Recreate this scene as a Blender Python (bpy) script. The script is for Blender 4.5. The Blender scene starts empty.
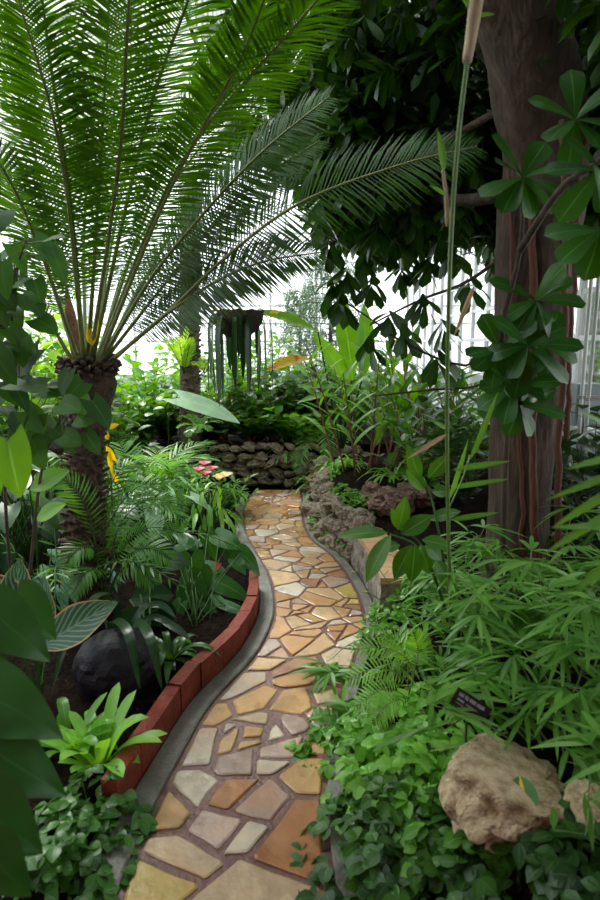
import bpy, bmesh, math, random
import numpy as np
from mathutils import Vector, noise
PI = math.pi
SC = bpy.context.scene
COL = SC.collection
D = bpy.data

# ------------------------------------------------------------------ camera
CAM = np.array([0.0, 0.0, 1.65]); PITCH = math.radians(10.1); FPX = 600.0
FW = np.array([0, math.cos(PITCH), -math.sin(PITCH)]); UPV = np.array([0, math.sin(PITCH), math.cos(PITCH)])
def ray(px, py):
    return np.array([1.0, 0, 0])*(px-300)/FPX + UPV*(450-py)/FPX + FW
def at(px, py, Y):
    d = ray(px, py); return CAM + d*(Y/d[1])
def gnd(px, py, z=0.0):
    d = ray(px, py); return CAM + d*((z-CAM[2])/d[2])
cd = D.cameras.new('camera'); cam = D.objects.new('camera', cd); COL.objects.link(cam)
cam.location = CAM; cam.rotation_euler = (PI/2-PITCH, 0, 0)
cd.lens = 24; cd.sensor_width = 36; cd.clip_start = 0.05; cd.clip_end = 300
cd.dof.use_dof = True; cd.dof.focus_distance = 4.2; cd.dof.aperture_fstop = 2.8
SC.camera = cam
SC.view_settings.view_transform = 'Standard'; SC.view_settings.look = 'None'
SC.view_settings.gamma = 1; SC.view_settings.exposure = 1.3
SC.view_settings.use_curve_mapping = False

# ------------------------------------------------------------------ helpers
def nrm(v):
    v = np.asarray(v, float); n = np.linalg.norm(v, axis=-1, keepdims=True); n[n < 1e-9] = 1; return v/n
class MB:
    def __init__(s): s.v=[]; s.uv=[]; s.q=[]; s.t=[]; s.n=0
    def add(s, v, q=None, t=None, uv=None):
        v = np.asarray(v, float).reshape(-1, 3)
        if q is not None and len(q): s.q.append(np.asarray(q, np.int64).reshape(-1, 4)+s.n)
        if t is not None and len(t): s.t.append(np.asarray(t, np.int64).reshape(-1, 3)+s.n)
        s.v.append(v); s.uv.append(np.zeros((len(v), 2)) if uv is None else np.asarray(uv, float)); s.n += len(v)
    def mesh(s, name, mat, smooth=True):
        me = D.meshes.new(name)
        v = np.concatenate(s.v); uv = np.concatenate(s.uv)
        q = np.concatenate(s.q) if s.q else np.zeros((0, 4), np.int64)
        t = np.concatenate(s.t) if s.t else np.zeros((0, 3), np.int64)
        li = np.concatenate([q.ravel(), t.ravel()]).astype(np.int32)
        me.vertices.add(len(v)); me.vertices.foreach_set('co', v.astype(np.float32).ravel())
        me.loops.add(len(li)); me.loops.foreach_set('vertex_index', li)
        nf = len(q)+len(t); me.polygons.add(nf)
        st = np.concatenate([np.arange(len(q))*4, len(q)*4+np.arange(len(t))*3]).astype(np.int32)
        me.polygons.foreach_set('loop_start', st)
        me.polygons.foreach_set('use_smooth', np.full(nf, smooth))
        ul = me.uv_layers.new(name='UVMap'); ul.data.foreach_set('uv', uv[li].astype(np.float32).ravel())
        me.materials.append(mat); me.update(calc_edges=True); me.validate()
        return me
    def build(s, name, mat, parent=None, smooth=True):
        o = D.objects.new(name, s.mesh(name, mat, smooth)); COL.objects.link(o)
        if parent: 
            o.parent = parent; o.matrix_parent_inverse = parent.matrix_basis.inverted()
        return o
def tag(o, label=None, cat=None, group=None, kind=None):
    if label: o['label'] = label
    if cat: o['category'] = cat
    if group: o['group'] = group
    if kind: o['kind'] = kind
    return o
def thing(name, loc, label, cat, group=None):
    o = D.objects.new(name, None); COL.objects.link(o); o.location = tuple(loc); o.empty_display_size = .05
    return tag(o, label, cat, group)

def tube(mb, pts, rad, sides=6, cap=True):
    pts = np.asarray(pts, float); n = len(pts)
    r = np.broadcast_to(np.asarray(rad, float), (n,)) if np.ndim(rad) < 1 else np.interp(np.linspace(0, 1, n), np.linspace(0, 1, len(rad)), rad)
    tg = nrm(np.gradient(pts, axis=0)); ref = np.array([0, 0, 1.0]) if abs(tg[0][2]) < .9 else np.array([1.0, 0, 0])
    vs = []; a = np.linspace(0, 2*PI, sides, endpoint=False)
    side = nrm(np.cross(tg[0], ref))
    for i in range(n):
        side = nrm(side - tg[i]*np.dot(side, tg[i])); up = np.cross(side, tg[i])
        vs.append(pts[i] + r[i]*(np.cos(a)[:, None]*side + np.sin(a)[:, None]*up))
    v = np.concatenate(vs); q = []
    for i in range(n-1):
        for k in range(sides):
            k2 = (k+1) % sides; q.append((i*sides+k, i*sides+k2, (i+1)*sides+k2, (i+1)*sides+k))
    t = []
    if cap:
        v = np.concatenate([v, pts[:1], pts[-1:]]); c0 = n*sides
        for k in range(sides):
            k2 = (k+1) % sides; t.append((k2, k, c0)); t.append(((n-1)*sides+k, (n-1)*sides+k2, c0+1))
    uv = np.stack([np.tile(np.linspace(0, 1, sides), n), np.repeat(np.linspace(0, 1, n), sides)], 1)
    if cap: uv = np.concatenate([uv, [[.5, 0], [.5, 1]]])
    mb.add(v, q, t, uv)
def box(mb, c, s, rot=0.0):
    x, y, z = [k/2 for k in s]
    v = np.array([(-x,-y,-z),(x,-y,-z),(x,y,-z),(-x,y,-z),(-x,-y,z),(x,-y,z),(x,y,z),(-x,y,z)])
    if rot:
        cr, sr = math.cos(rot), math.sin(rot); v = np.stack([v[:,0]*cr-v[:,1]*sr, v[:,0]*sr+v[:,1]*cr, v[:,2]], 1)
    mb.add(v+np.asarray(c), [(3,2,1,0),(4,5,6,7),(0,1,5,4),(1,2,6,5),(2,3,7,6),(3,0,4,7)])
def beam(mb, a, b, w, h):
    a = np.asarray(a, float); b = np.asarray(b, float); d = nrm(b-a)
    ref = np.array([0, 0, 1.]) if abs(d[2]) < .95 else np.array([1., 0, 0])
    s = nrm(np.cross(d, ref)); u = np.cross(s, d); vs = []
    for p in (a, b):
        for x, y in ((-1,-1),(1,-1),(1,1),(-1,1)): vs.append(p+s*x*w/2+u*y*h/2)
    mb.add(vs, [(3,2,1,0),(4,5,6,7),(0,1,5,4),(1,2,6,5),(2,3,7,6),(3,0,4,7)])
def spline(ctrl, n=24):
    c = np.asarray(ctrl, float); c = np.concatenate([[2*c[0]-c[1]], c, [2*c[-1]-c[-2]]]); out = []
    m = len(c)-3
    for t in np.linspace(0, m, n):
        i = min(int(t), m-1); f = t-i; p0, p1, p2, p3 = c[i:i+4]
        out.append(.5*((2*p1)+(p2-p0)*f+(2*p0-5*p1+4*p2-p3)*f*f+(3*p1-p0-3*p2+p3)*f**3))
    return np.array(out)
def arc(p0, d, L, droop, n=8, rnd=None, wob=0):
    p = np.asarray(p0, float); d = nrm(d); out = [p]
    for k in range(n):
        dd = d + np.array([0, 0, -droop*(k+1)/n])
        if rnd: dd = dd + np.array([rnd.uniform(-wob, wob) for _ in range(3)])
        p = p + nrm(dd)*L/n; out.append(p)
    return np.array(out)
# ---- leaves
def prof(shape, s):
    if shape == 'ellip': w = np.sin(PI*np.clip(s, 0, 1)**.92)**.85
    elif shape == 'lance': w = (s**.55)*((1-s)**.85)*1.75
    elif shape == 'obov': w = (.06+.94*np.clip(s, 0, 1)**.9)*np.clip(1-s**5, 0, 1)**.5*1.22
    elif shape == 'heart': w = np.where(s < .3, .78+.22*np.sin(s/.3*PI/2), np.cos((s-.3)/.7*PI/2)**.8)
    elif shape == 'strap': w = np.minimum(1, .75+s)*np.where(s > .6, np.cos((s-.6)/.4*PI/2)**.7, 1)
    elif shape == 'linear': w = np.where(s > .55, (1-s)/.45, 1)*np.minimum(1, .45+s*4)
    elif shape == 'lobed': w = np.sin(PI*np.clip(s, 0, 1)**.7)**.7*(1+.38*np.cos(s*PI*5))
    elif shape == 'nest': w = np.minimum(1, .22+s*1.25)*np.where(s > .75, np.cos((s-.75)/.25*PI/2)**.6, 1)
    else: w = np.sin(PI*s)
    w = np.nan_to_num(w); w = np.maximum(w, .03); return w
_T = {}
def tmpl(shape, n=5, cols=3, bend=.4, fold=.2, wav=0.0):
    k = (shape, n, cols, round(bend, 2), round(fold, 2), wav)
    if k in _T: return _T[k]
    s = np.linspace(0, 1, n+1); w = prof(shape, s); u = np.linspace(-1, 1, cols)
    th = -bend*s; ds = 1/n
    x = np.concatenate([[0], np.cumsum(np.cos((th[1:]+th[:-1])/2))*ds]); z = np.concatenate([[0], np.cumsum(np.sin((th[1:]+th[:-1])/2))*ds])
    A = x[:, None]+0*u; 
    if shape == 'heart': A = A - .24*np.abs(u)**1.3*(1-s[:, None])**3
    B = w[:, None]*u
    if shape == 'cordate':
        kn = np.array([0, .06, .13, .2, .3, .42, .58, .76, .9, 1]); ox = np.array([-.02, -.17, -.27, -.25, -.08, .16, .46, .74, .92, 1]); oy = np.array([.02, .16, .42, .72, .98, 1, .8, .44, .17, .01])
        ex, ey = np.interp(s, kn, ox), np.interp(s, kn, oy); au_ = np.abs(u); A = x[:, None]*(1-au_)+(np.interp(np.clip(ex, 0, 1), s, x)+np.minimum(ex, 0))[:, None]*au_; B = ey[:, None]*u; w = ey
    C = z[:, None]+0*u
    Dd = fold*np.abs(u)*w[:, None] + wav*np.abs(u)*np.sin(s[:, None]*17+u*2)*np.sin(PI*s[:, None])
    q = [(i*cols+j, i*cols+j+1, (i+1)*cols+j+1, (i+1)*cols+j) for i in range(n) for j in range(cols-1)]
    uv = np.stack([(u*.5+.5)+0*s[:, None], s[:, None]+0*u], -1).reshape(-1, 2)
    r = (A.ravel(), B.ravel(), C.ravel(), Dd.ravel(), np.array(q), uv); _T[k] = r; return r
def leaves(mb, T, base, d, up, L, W):
    base = np.atleast_2d(np.asarray(base, float)); N = len(base)
    d = nrm(np.broadcast_to(np.asarray(d, float), (N, 3)).copy()); up = np.broadcast_to(np.asarray(up, float), (N, 3))
    L = np.broadcast_to(np.asarray(L, float), (N,)); W = np.broadcast_to(np.asarray(W, float), (N,))
    sd = np.cross(d, up); bad = np.linalg.norm(sd, axis=1) < 1e-3
    if bad.any(): sd[bad] = np.cross(d[bad], [1., .3, .2])
    sd = nrm(sd); u = np.cross(sd, d); A, B, C, Dd, q, uv = T; m = len(A)
    v = base[:, None]+d[:, None]*(L[:, None]*A)[..., None]+sd[:, None]*(W[:, None]*B)[..., None]+u[:, None]*(L[:, None]*C+W[:, None]*Dd)[..., None]
    qq = (q[None]+np.arange(N)[:, None, None]*m).reshape(-1, 4)
    mb.add(v.reshape(-1, 3), qq, None, np.tile(uv, (N, 1)))
def ribbon(mb, pts, W, shape='strap', up=(0, 0, 1), fold=.25):
    pts = np.asarray(pts); n = len(pts); s = np.linspace(0, 1, n); w = prof(shape, s)*W
    tg = nrm(np.gradient(pts, axis=0)); sd = np.cross(tg, np.asarray(up, float)+np.array([.013, .021, 0])); sd = nrm(sd)
    for i in range(1, n):
        if np.dot(sd[i], sd[i-1]) < 0: sd[i] *= -1
    u = np.cross(sd, tg); u = u*np.sign(u[:1, 2:3]+1e-6)
    v = np.stack([pts-sd*w[:, None]+u*w[:, None]*fold, pts, pts+sd*w[:, None]+u*w[:, None]*fold], 1).reshape(-1, 3)
    q = [(i*3+j, i*3+j+1, (i+1)*3+j+1, (i+1)*3+j) for i in range(n-1) for j in (0, 1)]
    uv = np.stack([np.tile([0, .5, 1], n), np.repeat(s, 3)], 1); mb.add(v, q, None, uv)
def samp(pts, t):
    n = len(pts)-1; f = np.clip(np.asarray(t)*n, 0, n-1e-6); i = f.astype(int); r = (f-i)[:, None]
    p = pts[i]*(1-r)+pts[i+1]*r; return p, nrm(pts[i+1]-pts[i])
def pinnate(mb, pts, n, L, W, hint, t0=.15, ang=65, lift=.15, bend=.35, rnd=None, shape='linear', tip=.25, seg=2, jit=.12, base=.45):
    """leaflets along both sides of a rachis"""
    t = np.linspace(t0, .99, n); p, tg = samp(pts, t); hint = np.asarray(hint, float)
    sd = nrm(np.cross(tg, hint)); up = np.cross(sd, tg); f = (t-t0)/(1-t0)
    Lp = L*np.minimum(1, base+f*2.6)*np.where(f > .5, tip+(1-tip)*np.cos((f-.5)/.5*PI/2)**.8, 1)
    a = np.radians(ang)*(1-.45*f)
    T = tmpl(shape, seg, 3 if shape != 'linear' else 2, bend, .15)
    R = np.random.RandomState(rnd.randrange(1 << 30) if rnd else 1)
    for s in (-1, 1):
        dd = tg*np.cos(a)[:, None]+sd*s*np.sin(a)[:, None]+up*lift+R.normal(0, jit, (n, 3))*.6
        leaves(mb, T, p, dd, up+R.normal(0, jit, (n, 3)), Lp*R.uniform(.9, 1.08, n), W*np.sqrt(np.clip(Lp/L, .2, 1)))

# ------------------------------------------------------------------ materials
def newmat(name):
    m = D.materials.new(name); m.use_nodes = True; nt = m.node_tree; nt.nodes.clear()
    out = nt.nodes.new('ShaderNodeOutputMaterial'); return m, nt, out
def N(nt, typ, **kw):
    n = nt.nodes.new(typ)
    for k, v in kw.items():
        if k.startswith('i_'): n.inputs[int(k[2:]) if k[2:].isdigit() else k[2:].replace('_', ' ')].default_value = v
        else: setattr(n, k, v)
    return n
def rgb(c): return (c[0], c[1], c[2], 1)
def mixc(nt, fac, a, b):
    m = N(nt, 'ShaderNodeMix', data_type='RGBA')
    for s, v in ((0, fac), (6, a), (7, b)):
        if hasattr(v, 'is_linked') or hasattr(v, 'links'): nt.links.new(v, m.inputs[s])
        else: m.inputs[s].default_value = v if s == 0 else rgb(v)
    return m.outputs[2]
def ramp(nt, val, stops):
    r = N(nt, 'ShaderNodeValToRGB'); e = r.color_ramp.elements
    while len(e) < len(stops): e.new(.5)
    for k, (p, c) in enumerate(stops): e[k].position = p; e[k].color = rgb(c) if not np.isscalar(c) else (c, c, c, 1)
    nt.links.new(val, r.inputs[0]); return r.outputs[0]
def leaf_mat(name, c1, c2, rough=.35, trans=.3, rib=None, tcol=None, stripes=None, edge=None, blotch=None, spec=.4, ribw=1):
    m, nt, out = newmat(name); L = nt.links
    geo = N(nt, 'ShaderNodeNewGeometry'); col = mixc(nt, geo.outputs['Random Per Island'], c1, c2)
    tc = N(nt, 'ShaderNodeTexCoord'); nz = N(nt, 'ShaderNodeTexNoise'); nz.inputs['Scale'].default_value = 9
    L.new(tc.outputs['Object'], nz.inputs['Vector'])
    hs = N(nt, 'ShaderNodeHueSaturation'); L.new(col, hs.inputs['Color'])
    mp = N(nt, 'ShaderNodeMapRange'); mp.inputs[3].default_value = .7; mp.inputs[4].default_value = 1.3
    L.new(nz.outputs[0], mp.inputs[0]); L.new(mp.outputs[0], hs.inputs['Value']); col = hs.outputs[0]
    uv = N(nt, 'ShaderNodeUVMap'); sx = N(nt, 'ShaderNodeSeparateXYZ'); L.new(uv.outputs[0], sx.inputs[0])
    a = N(nt, 'ShaderNodeMath', operation='SUBTRACT', i_1=.5); L.new(sx.outputs[0], a.inputs[0])
    b = N(nt, 'ShaderNodeMath', operation='ABSOLUTE'); L.new(a.outputs[0], b.inputs[0]); au = b.outputs[0]
    if blotch:
        bn = N(nt, 'ShaderNodeTexNoise'); bn.inputs['Scale'].default_value = 14; L.new(tc.outputs['Object'], bn.inputs['Vector'])
        col = mixc(nt, ramp(nt, bn.outputs[0], [(blotch[1], 0), (blotch[1]+.08, 1)]), col, blotch[0])
    if stripes:
        k = N(nt, 'ShaderNodeMath', operation='MULTIPLY_ADD', i_1=-.75); L.new(au, k.inputs[0]); L.new(sx.outputs[1], k.inputs[2])
        s = N(nt, 'ShaderNodeMath', operation='MULTIPLY', i_1=stripes[1]*2*PI); L.new(k.outputs[0], s.inputs[0])
        sn = N(nt, 'ShaderNodeMath', operation='SINE'); L.new(s.outputs[0], sn.inputs[0])
        col = mixc(nt, ramp(nt, sn.outputs[0], [(.35, 0), (.75, 1)]), col, stripes[0])
    if rib:
        col = mixc(nt, ramp(nt, au, [(.0, .8 if ribw == 1 else 1), (.018*ribw, .6 if ribw == 1 else 1), (.035*ribw, 0)]), col, rib)
    if edge:
        col = mixc(nt, ramp(nt, au, [(.44, 0), (.475, 1)]), col, edge)
    p = N(nt, 'ShaderNodeBsdfPrincipled'); L.new(col, p.inputs['Base Color']); p.inputs['Roughness'].default_value = rough
    p.inputs['Specular IOR Level'].default_value = spec
    tr = N(nt, 'ShaderNodeBsdfTranslucent'); hs2 = N(nt, 'ShaderNodeHueSaturation'); hs2.inputs['Saturation'].default_value = 1.15; hs2.inputs['Value'].default_value = 2.0
    hs2.inputs['Hue'].default_value = .478
    L.new(col, hs2.inputs['Color']); L.new(hs2.outputs[0], tr.inputs['Color'])
    mx = N(nt, 'ShaderNodeMixShader'); mx.inputs[0].default_value = trans
    L.new(p.outputs[0], mx.inputs[1]); L.new(tr.outputs[0], mx.inputs[2]); L.new(mx.outputs[0], out.inputs[0])
    return m
def noise_mat(name, stops, scale=8, rough=.7, bump=.3, detail=8, spots=None, bscale=None, stretch=None, spec=.5):
    m, nt, out = newmat(name); L = nt.links
    tc = N(nt, 'ShaderNodeTexCoord'); vec = tc.outputs['Object']
    if stretch:
        mp = N(nt, 'ShaderNodeMapping'); mp.inputs['Scale'].default_value = stretch; L.new(vec, mp.inputs[0]); vec = mp.outputs[0]
    nz = N(nt, 'ShaderNodeTexNoise'); nz.inputs['Scale'].default_value = scale; nz.inputs['Detail'].default_value = detail; nz.inputs['Roughness'].default_value = .65
    L.new(vec, nz.inputs['Vector']); col = ramp(nt, nz.outputs[0], stops)
    if spots:
        n2 = N(nt, 'ShaderNodeTexNoise'); n2.inputs['Scale'].default_value = spots[1]; n2.inputs['Detail'].default_value = 5; L.new(vec, n2.inputs['Vector'])
        col = mixc(nt, ramp(nt, n2.outputs[0], [(spots[2], 0), (spots[2]+.07, 1)]), col, spots[0])
    p = N(nt, 'ShaderNodeBsdfPrincipled'); L.new(col, p.inputs['Base Color']); p.inputs['Roughness'].default_value = rough; p.inputs['Specular IOR Level'].default_value = spec
    if bump:
        bn = N(nt, 'ShaderNodeTexNoise'); bn.inputs['Scale'].default_value = bscale or scale*2.5; bn.inputs['Detail'].default_value = 8; L.new(vec, bn.inputs['Vector'])
        bp = N(nt, 'ShaderNodeBump'); bp.inputs['Strength'].default_value = bump; bp.inputs['Distance'].default_value = .03
        L.new(bn.outputs[0], bp.inputs['Height']); L.new(bp.outputs[0], p.inputs['Normal'])
    L.new(p.outputs[0], out.inputs[0]); return m
def plain(name, c, rough=.5, metal=0):
    m, nt, out = newmat(name); p = N(nt, 'ShaderNodeBsdfPrincipled'); p.inputs['Base Color'].default_value = rgb(c)
    p.inputs['Roughness'].default_value = rough; p.inputs['Metallic'].default_value = metal; nt.links.new(p.outputs[0], out.inputs[0]); return m
M = {}
M['cycad'] = leaf_mat('cycad leaflets', (0.0252,0.0864,0.011), (0.0432,0.122,0.015), .32, .33)
M['rachis'] = noise_mat('cycad rachis', [(.3,(.12,.16,.04)),(.7,(.2,.24,.07))], 20, .45, .1)
M['anth'] = leaf_mat('glossy anthurium leaf', (.026,.105,.02), (.045,.16,.025), .2, .2, rib=(.1,.24,.06), spec=.55)
M['glossy'] = leaf_mat('glossy dark leaf', (0.0144,0.054,0.01), (0.0288,0.09,0.014), .36, .2, rib=(.09,.2,.05))
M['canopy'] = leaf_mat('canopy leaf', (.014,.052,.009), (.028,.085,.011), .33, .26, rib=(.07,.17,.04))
M['clusia'] = leaf_mat('thick obovate leaf', (.017,.075,.011), (.032,.115,.015), .3, .2, rib=(.09,.25,.06))
M['mid'] = leaf_mat('mid green leaf', (0.0324,0.112,0.015), (0.0612,0.173,0.0225), .34, .32, rib=(.14,.3,.08))
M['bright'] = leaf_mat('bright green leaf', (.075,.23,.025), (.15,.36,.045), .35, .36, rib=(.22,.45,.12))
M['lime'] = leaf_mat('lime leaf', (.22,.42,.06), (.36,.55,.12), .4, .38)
M['bamboo'] = leaf_mat('bamboo leaf', (.055,.175,.022), (.14,.32,.05), .42, .33, rib=(.16,.36,.12))
M['fern'] = leaf_mat('fern leaflet', (0.0432,0.158,0.0175), (0.0792,0.238,0.025), .42, .35)
M['blue'] = leaf_mat('blue grey leaf', (.09,.2,.15), (.16,.3,.23), .4, .25, rib=(.22,.38,.3))
M['pale'] = leaf_mat('pale leaf', (.3,.5,.3), (.42,.6,.4), .38, .4, rib=(.5,.66,.48))
M['grass'] = leaf_mat('grassy leaf', (.1,.29,.04), (.2,.42,.08), .42, .36, rib=(.3,.48,.2))
M['vine'] = leaf_mat('vine leaf', (.018,.066,.012), (.05,.15,.022), .55, .3, rib=(.07,.16,.04), spec=.25)
M['grassbright'] = leaf_mat('fresh green frond', (.15,.38,.05), (.24,.5,.09), .4, .35, rib=(.3,.5,.14))
M['bigleaf'] = leaf_mat('large dark leaf', (.014,.058,.012), (.026,.09,.016), .34, .22, rib=(.03,.095,.022), ribw=.6)
M['dark'] = leaf_mat('dark leaf', (0.00864,0.0324,0.011), (0.018,0.0612,0.016), .3, .18, rib=(.05,.12,.05))
M['calathea'] = leaf_mat('striped calathea leaf', (.015,.06,.03), (.025,.08,.035), .4, .15, rib=(.12,.24,.12), stripes=((.11,.22,.13), 9), edge=(.42,.27,.12))
M['yellowing'] = leaf_mat('yellowing leaf', (.55,.42,.03), (.6,.36,.04), .4, .35, rib=(.3,.4,.05), blotch=((.5,.14,.02), .56))
M['halfgreen'] = leaf_mat('green and yellow leaf', (.1,.26,.03), (.14,.3,.03), .35, .3, blotch=((.6,.45,.03), .6))
M['streaked'] = leaf_mat('dark green leaf with yellow streak', (.05,.15,.03), (.05,.15,.03), .4, .2, rib=(.75,.5,.02), ribw=3)
M['yellow'] = leaf_mat('yellow leaf', (.62,.5,.02), (.7,.5,.03), .4, .35)
M['bronze'] = leaf_mat('bronze leaf', (.1,.03,.02), (.17,.07,.04), .4, .25)
M['greygreen'] = leaf_mat('grey green needle', (.1,.17,.1), (.17,.25,.15), .55, .25)
M['deadleaf'] = leaf_mat('dry leaf', (.42,.3,.17), (.5,.38,.25), .6, .2)
M['pink'] = leaf_mat('pink petal', (.75,.22,.3), (.8,.35,.4), .5, .35)
M['redflower'] = leaf_mat('coral red spathe', (.7,.08,.05), (.7,.1,.06), .35, .2)
M['cream'] = leaf_mat('cream petal', (.75,.6,.25), (.75,.68,.4), .5, .35)
M['stem'] = noise_mat('green stem', [(.3,(.022,.07,.012)),(.7,(.05,.12,.022))], 15, .6, .1, spec=.2)
M['woody'] = noise_mat('woody twig', [(.3,(.06,.045,.03)),(.7,(.13,.1,.07))], 20, .8, .3)
M['redstem'] = noise_mat('reddish stem', [(.3,(.18,.05,.03)),(.7,(.28,.1,.05))], 20, .6, .2)
M['culm'] = noise_mat('bamboo culm', [(.3,(.08,.16,.03)),(.7,(.14,.23,.06))], 6, .35, .05, stretch=(8,8,1))
M['sheath'] = noise_mat('papery sheath', [(.3,(.36,.27,.16)),(.7,(.5,.4,.27))], 10, .6, .1, stretch=(6,6,1))
M['palmtrunk'] = noise_mat('shaggy trunk', [(.3,(.02,.012,.008)),(.55,(.07,.04,.025)),(.8,(.15,.09,.05))], 22, .9, .7)
M['palmgrey'] = noise_mat('greyish trunk', [(.3,(.05,.035,.025)),(.55,(.14,.1,.075)),(.8,(.26,.2,.15))], 18, .9, .6)
M['bark'] = noise_mat('tree bark', [(.3,(.02,.012,.008)),(.5,(.055,.034,.022)),(.75,(.11,.075,.05))], 6, .85, .6, stretch=(2.5,2.5,.6), bscale=14)
M['root'] = noise_mat('aerial root', [(.3,(.07,.02,.012)),(.7,(.17,.055,.03))], 12, .75, .4, stretch=(3,3,.6))
M['cone'] = noise_mat('brown felt', [(.3,(.16,.07,.04)),(.7,(.3,.16,.1))], 40, .95, .5)
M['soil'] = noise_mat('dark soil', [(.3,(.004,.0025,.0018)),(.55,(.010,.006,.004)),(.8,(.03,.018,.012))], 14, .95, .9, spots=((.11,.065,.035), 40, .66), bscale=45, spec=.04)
M['mortar'] = noise_mat('reddish mortar', [(.3,(.09,.034,.026)),(.6,(.15,.065,.055)),(.85,(.2,.13,.12))], 5, .4, .25, bscale=60)
M['concrete'] = noise_mat('weathered concrete', [(.3,(.09,.085,.07)),(.55,(.17,.165,.14)),(.8,(.26,.25,.22))], 7, .5, .3, spots=((.07,.08,.05), 9, .62), bscale=70)
M['brick'] = noise_mat('red brick', [(.3,(.11,.02,.011)),(.55,(.2,.036,.019)),(.8,(.27,.07,.045))], 9, .6, .35, spots=((.06,.03,.025), 12, .63), bscale=60, spec=.2)
M['rock'] = noise_mat('weathered limestone', [(.28,(.06,.045,.03)),(.46,(.22,.17,.12)),(.6,(.38,.31,.23)),(.78,(.55,.48,.38))], 5, .85, .8, spots=((.06,.085,.03), 7, .6), bscale=16)
M['redrock'] = noise_mat('reddish rock', [(.28,(.06,.035,.025)),(.5,(.19,.11,.08)),(.8,(.4,.3,.24))], 5, .85, .8, bscale=14)
M['boulder'] = noise_mat('buff boulder', [(.28,(.2,.12,.06)),(.43,(.45,.33,.19)),(.6,(.62,.49,.32)),(.8,(.7,.6,.43))], 4, .85, .7, spots=((.1,.06,.03), 12, .66), bscale=22)
M['blackrock'] = noise_mat('black rock', [(.3,(.004,.003,.006)),(.7,(.013,.01,.018))], 14, .45, .3, bscale=30, spec=.25)
M['sandstone'] = noise_mat('layered sandstone', [(.3,(.3,.17,.08)),(.5,(.45,.28,.14)),(.75,(.55,.4,.25))], 4, .7, .4, stretch=(1,6,6), bscale=20)
M['greystone'] = noise_mat('rough grey stone', [(.3,(.1,.085,.075)),(.55,(.25,.215,.19)),(.8,(.42,.38,.33))], 9, .85, .8, bscale=20)
M['white'] = plain('white painted metal', (.78,.8,.8), .4)
M['wallpaint'] = noise_mat('pale painted masonry', [(.3,(.55,.57,.57)),(.7,(.66,.68,.68))], 3, .7, .1)
M['grey'] = plain('grey enamel', (.3,.33,.36), .45)
M['blackplate'] = plain('black engraved plastic', (.012,.012,.016), .35)
M['ink'] = plain('pale engraved lettering', (.4,.4,.43), .6)
M['steel'] = plain('dull steel', (.3,.3,.3), .4, 1)
M['coir'] = noise_mat('dark coir', [(.3,(.02,.013,.008)),(.7,(.06,.04,.025))], 40, .95, .8)
M['gravel'] = noise_mat('pale gravel', [(.3,(.4,.4,.38)),(.7,(.6,.6,.57))], 30, .9, .2)
# greenhouse glass: mostly clear, a little reflection
m, nt, out = newmat('greenhouse glass')
fr = N(nt, 'ShaderNodeFresnel', i_0=1.3); tb = N(nt, 'ShaderNodeBsdfTransparent', i_0=(.95,.98,.97,1)); gl = N(nt, 'ShaderNodeBsdfGlossy', i_1=.05)
mx = N(nt, 'ShaderNodeMixShader'); nt.links.new(fr.outputs[0], mx.inputs[0]); nt.links.new(tb.outputs[0], mx.inputs[1]); nt.links.new(gl.outputs[0], mx.inputs[2]); nt.links.new(mx.outputs[0], out.inputs[0])
M['glass'] = m
# paving stones: per-stone colour + wet gloss
m, nt, out = newmat('wet crazy paving'); L = nt.links
at_ = N(nt, 'ShaderNodeVertexColor', layer_name='stone'); tc = N(nt, 'ShaderNodeTexCoord')
n1 = N(nt, 'ShaderNodeTexNoise'); n1.inputs['Scale'].default_value = 7; n1.inputs['Detail'].default_value = 8; n1.inputs['Roughness'].default_value = .7; L.new(tc.outputs['Object'], n1.inputs['Vector'])
hs = N(nt, 'ShaderNodeHueSaturation'); mr = N(nt, 'ShaderNodeMapRange'); mr.inputs[1].default_value = .3; mr.inputs[2].default_value = .7; mr.inputs[3].default_value = .62; mr.inputs[4].default_value = 1.25
L.new(n1.outputs[0], mr.inputs[0]); L.new(mr.outputs[0], hs.inputs['Value']); L.new(at_.outputs[0], hs.inputs['Color'])
n2 = N(nt, 'ShaderNodeTexNoise'); n2.inputs['Scale'].default_value = 3.5; n2.inputs['Detail'].default_value = 6; L.new(tc.outputs['Object'], n2.inputs['Vector'])
col = mixc(nt, ramp(nt, n2.outputs[0], [(.5, 0), (.7, .65)]), hs.outputs[0], (.34,.13,.03))
p = N(nt, 'ShaderNodeBsdfPrincipled'); L.new(col, p.inputs['Base Color'])
mr2 = N(nt, 'ShaderNodeMapRange'); mr2.inputs[1].default_value = .35; mr2.inputs[2].default_value = .65; mr2.inputs[3].default_value = .2; mr2.inputs[4].default_value = .42
L.new(n2.outputs[0], mr2.inputs[0]); L.new(mr2.outputs[0], p.inputs['Roughness'])
bn = N(nt, 'ShaderNodeTexNoise'); bn.inputs['Scale'].default_value = 18; bn.inputs['Detail'].default_value = 8; L.new(tc.outputs['Object'], bn.inputs['Vector'])
bp = N(nt, 'ShaderNodeBump'); bp.inputs['Strength'].default_value = .25; bp.inputs['Distance'].default_value = .02; L.new(bn.outputs[0], bp.inputs['Height']); L.new(bp.outputs[0], p.inputs['Normal'])
L.new(p.outputs[0], out.inputs[0]); M['paving'] = m

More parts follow.
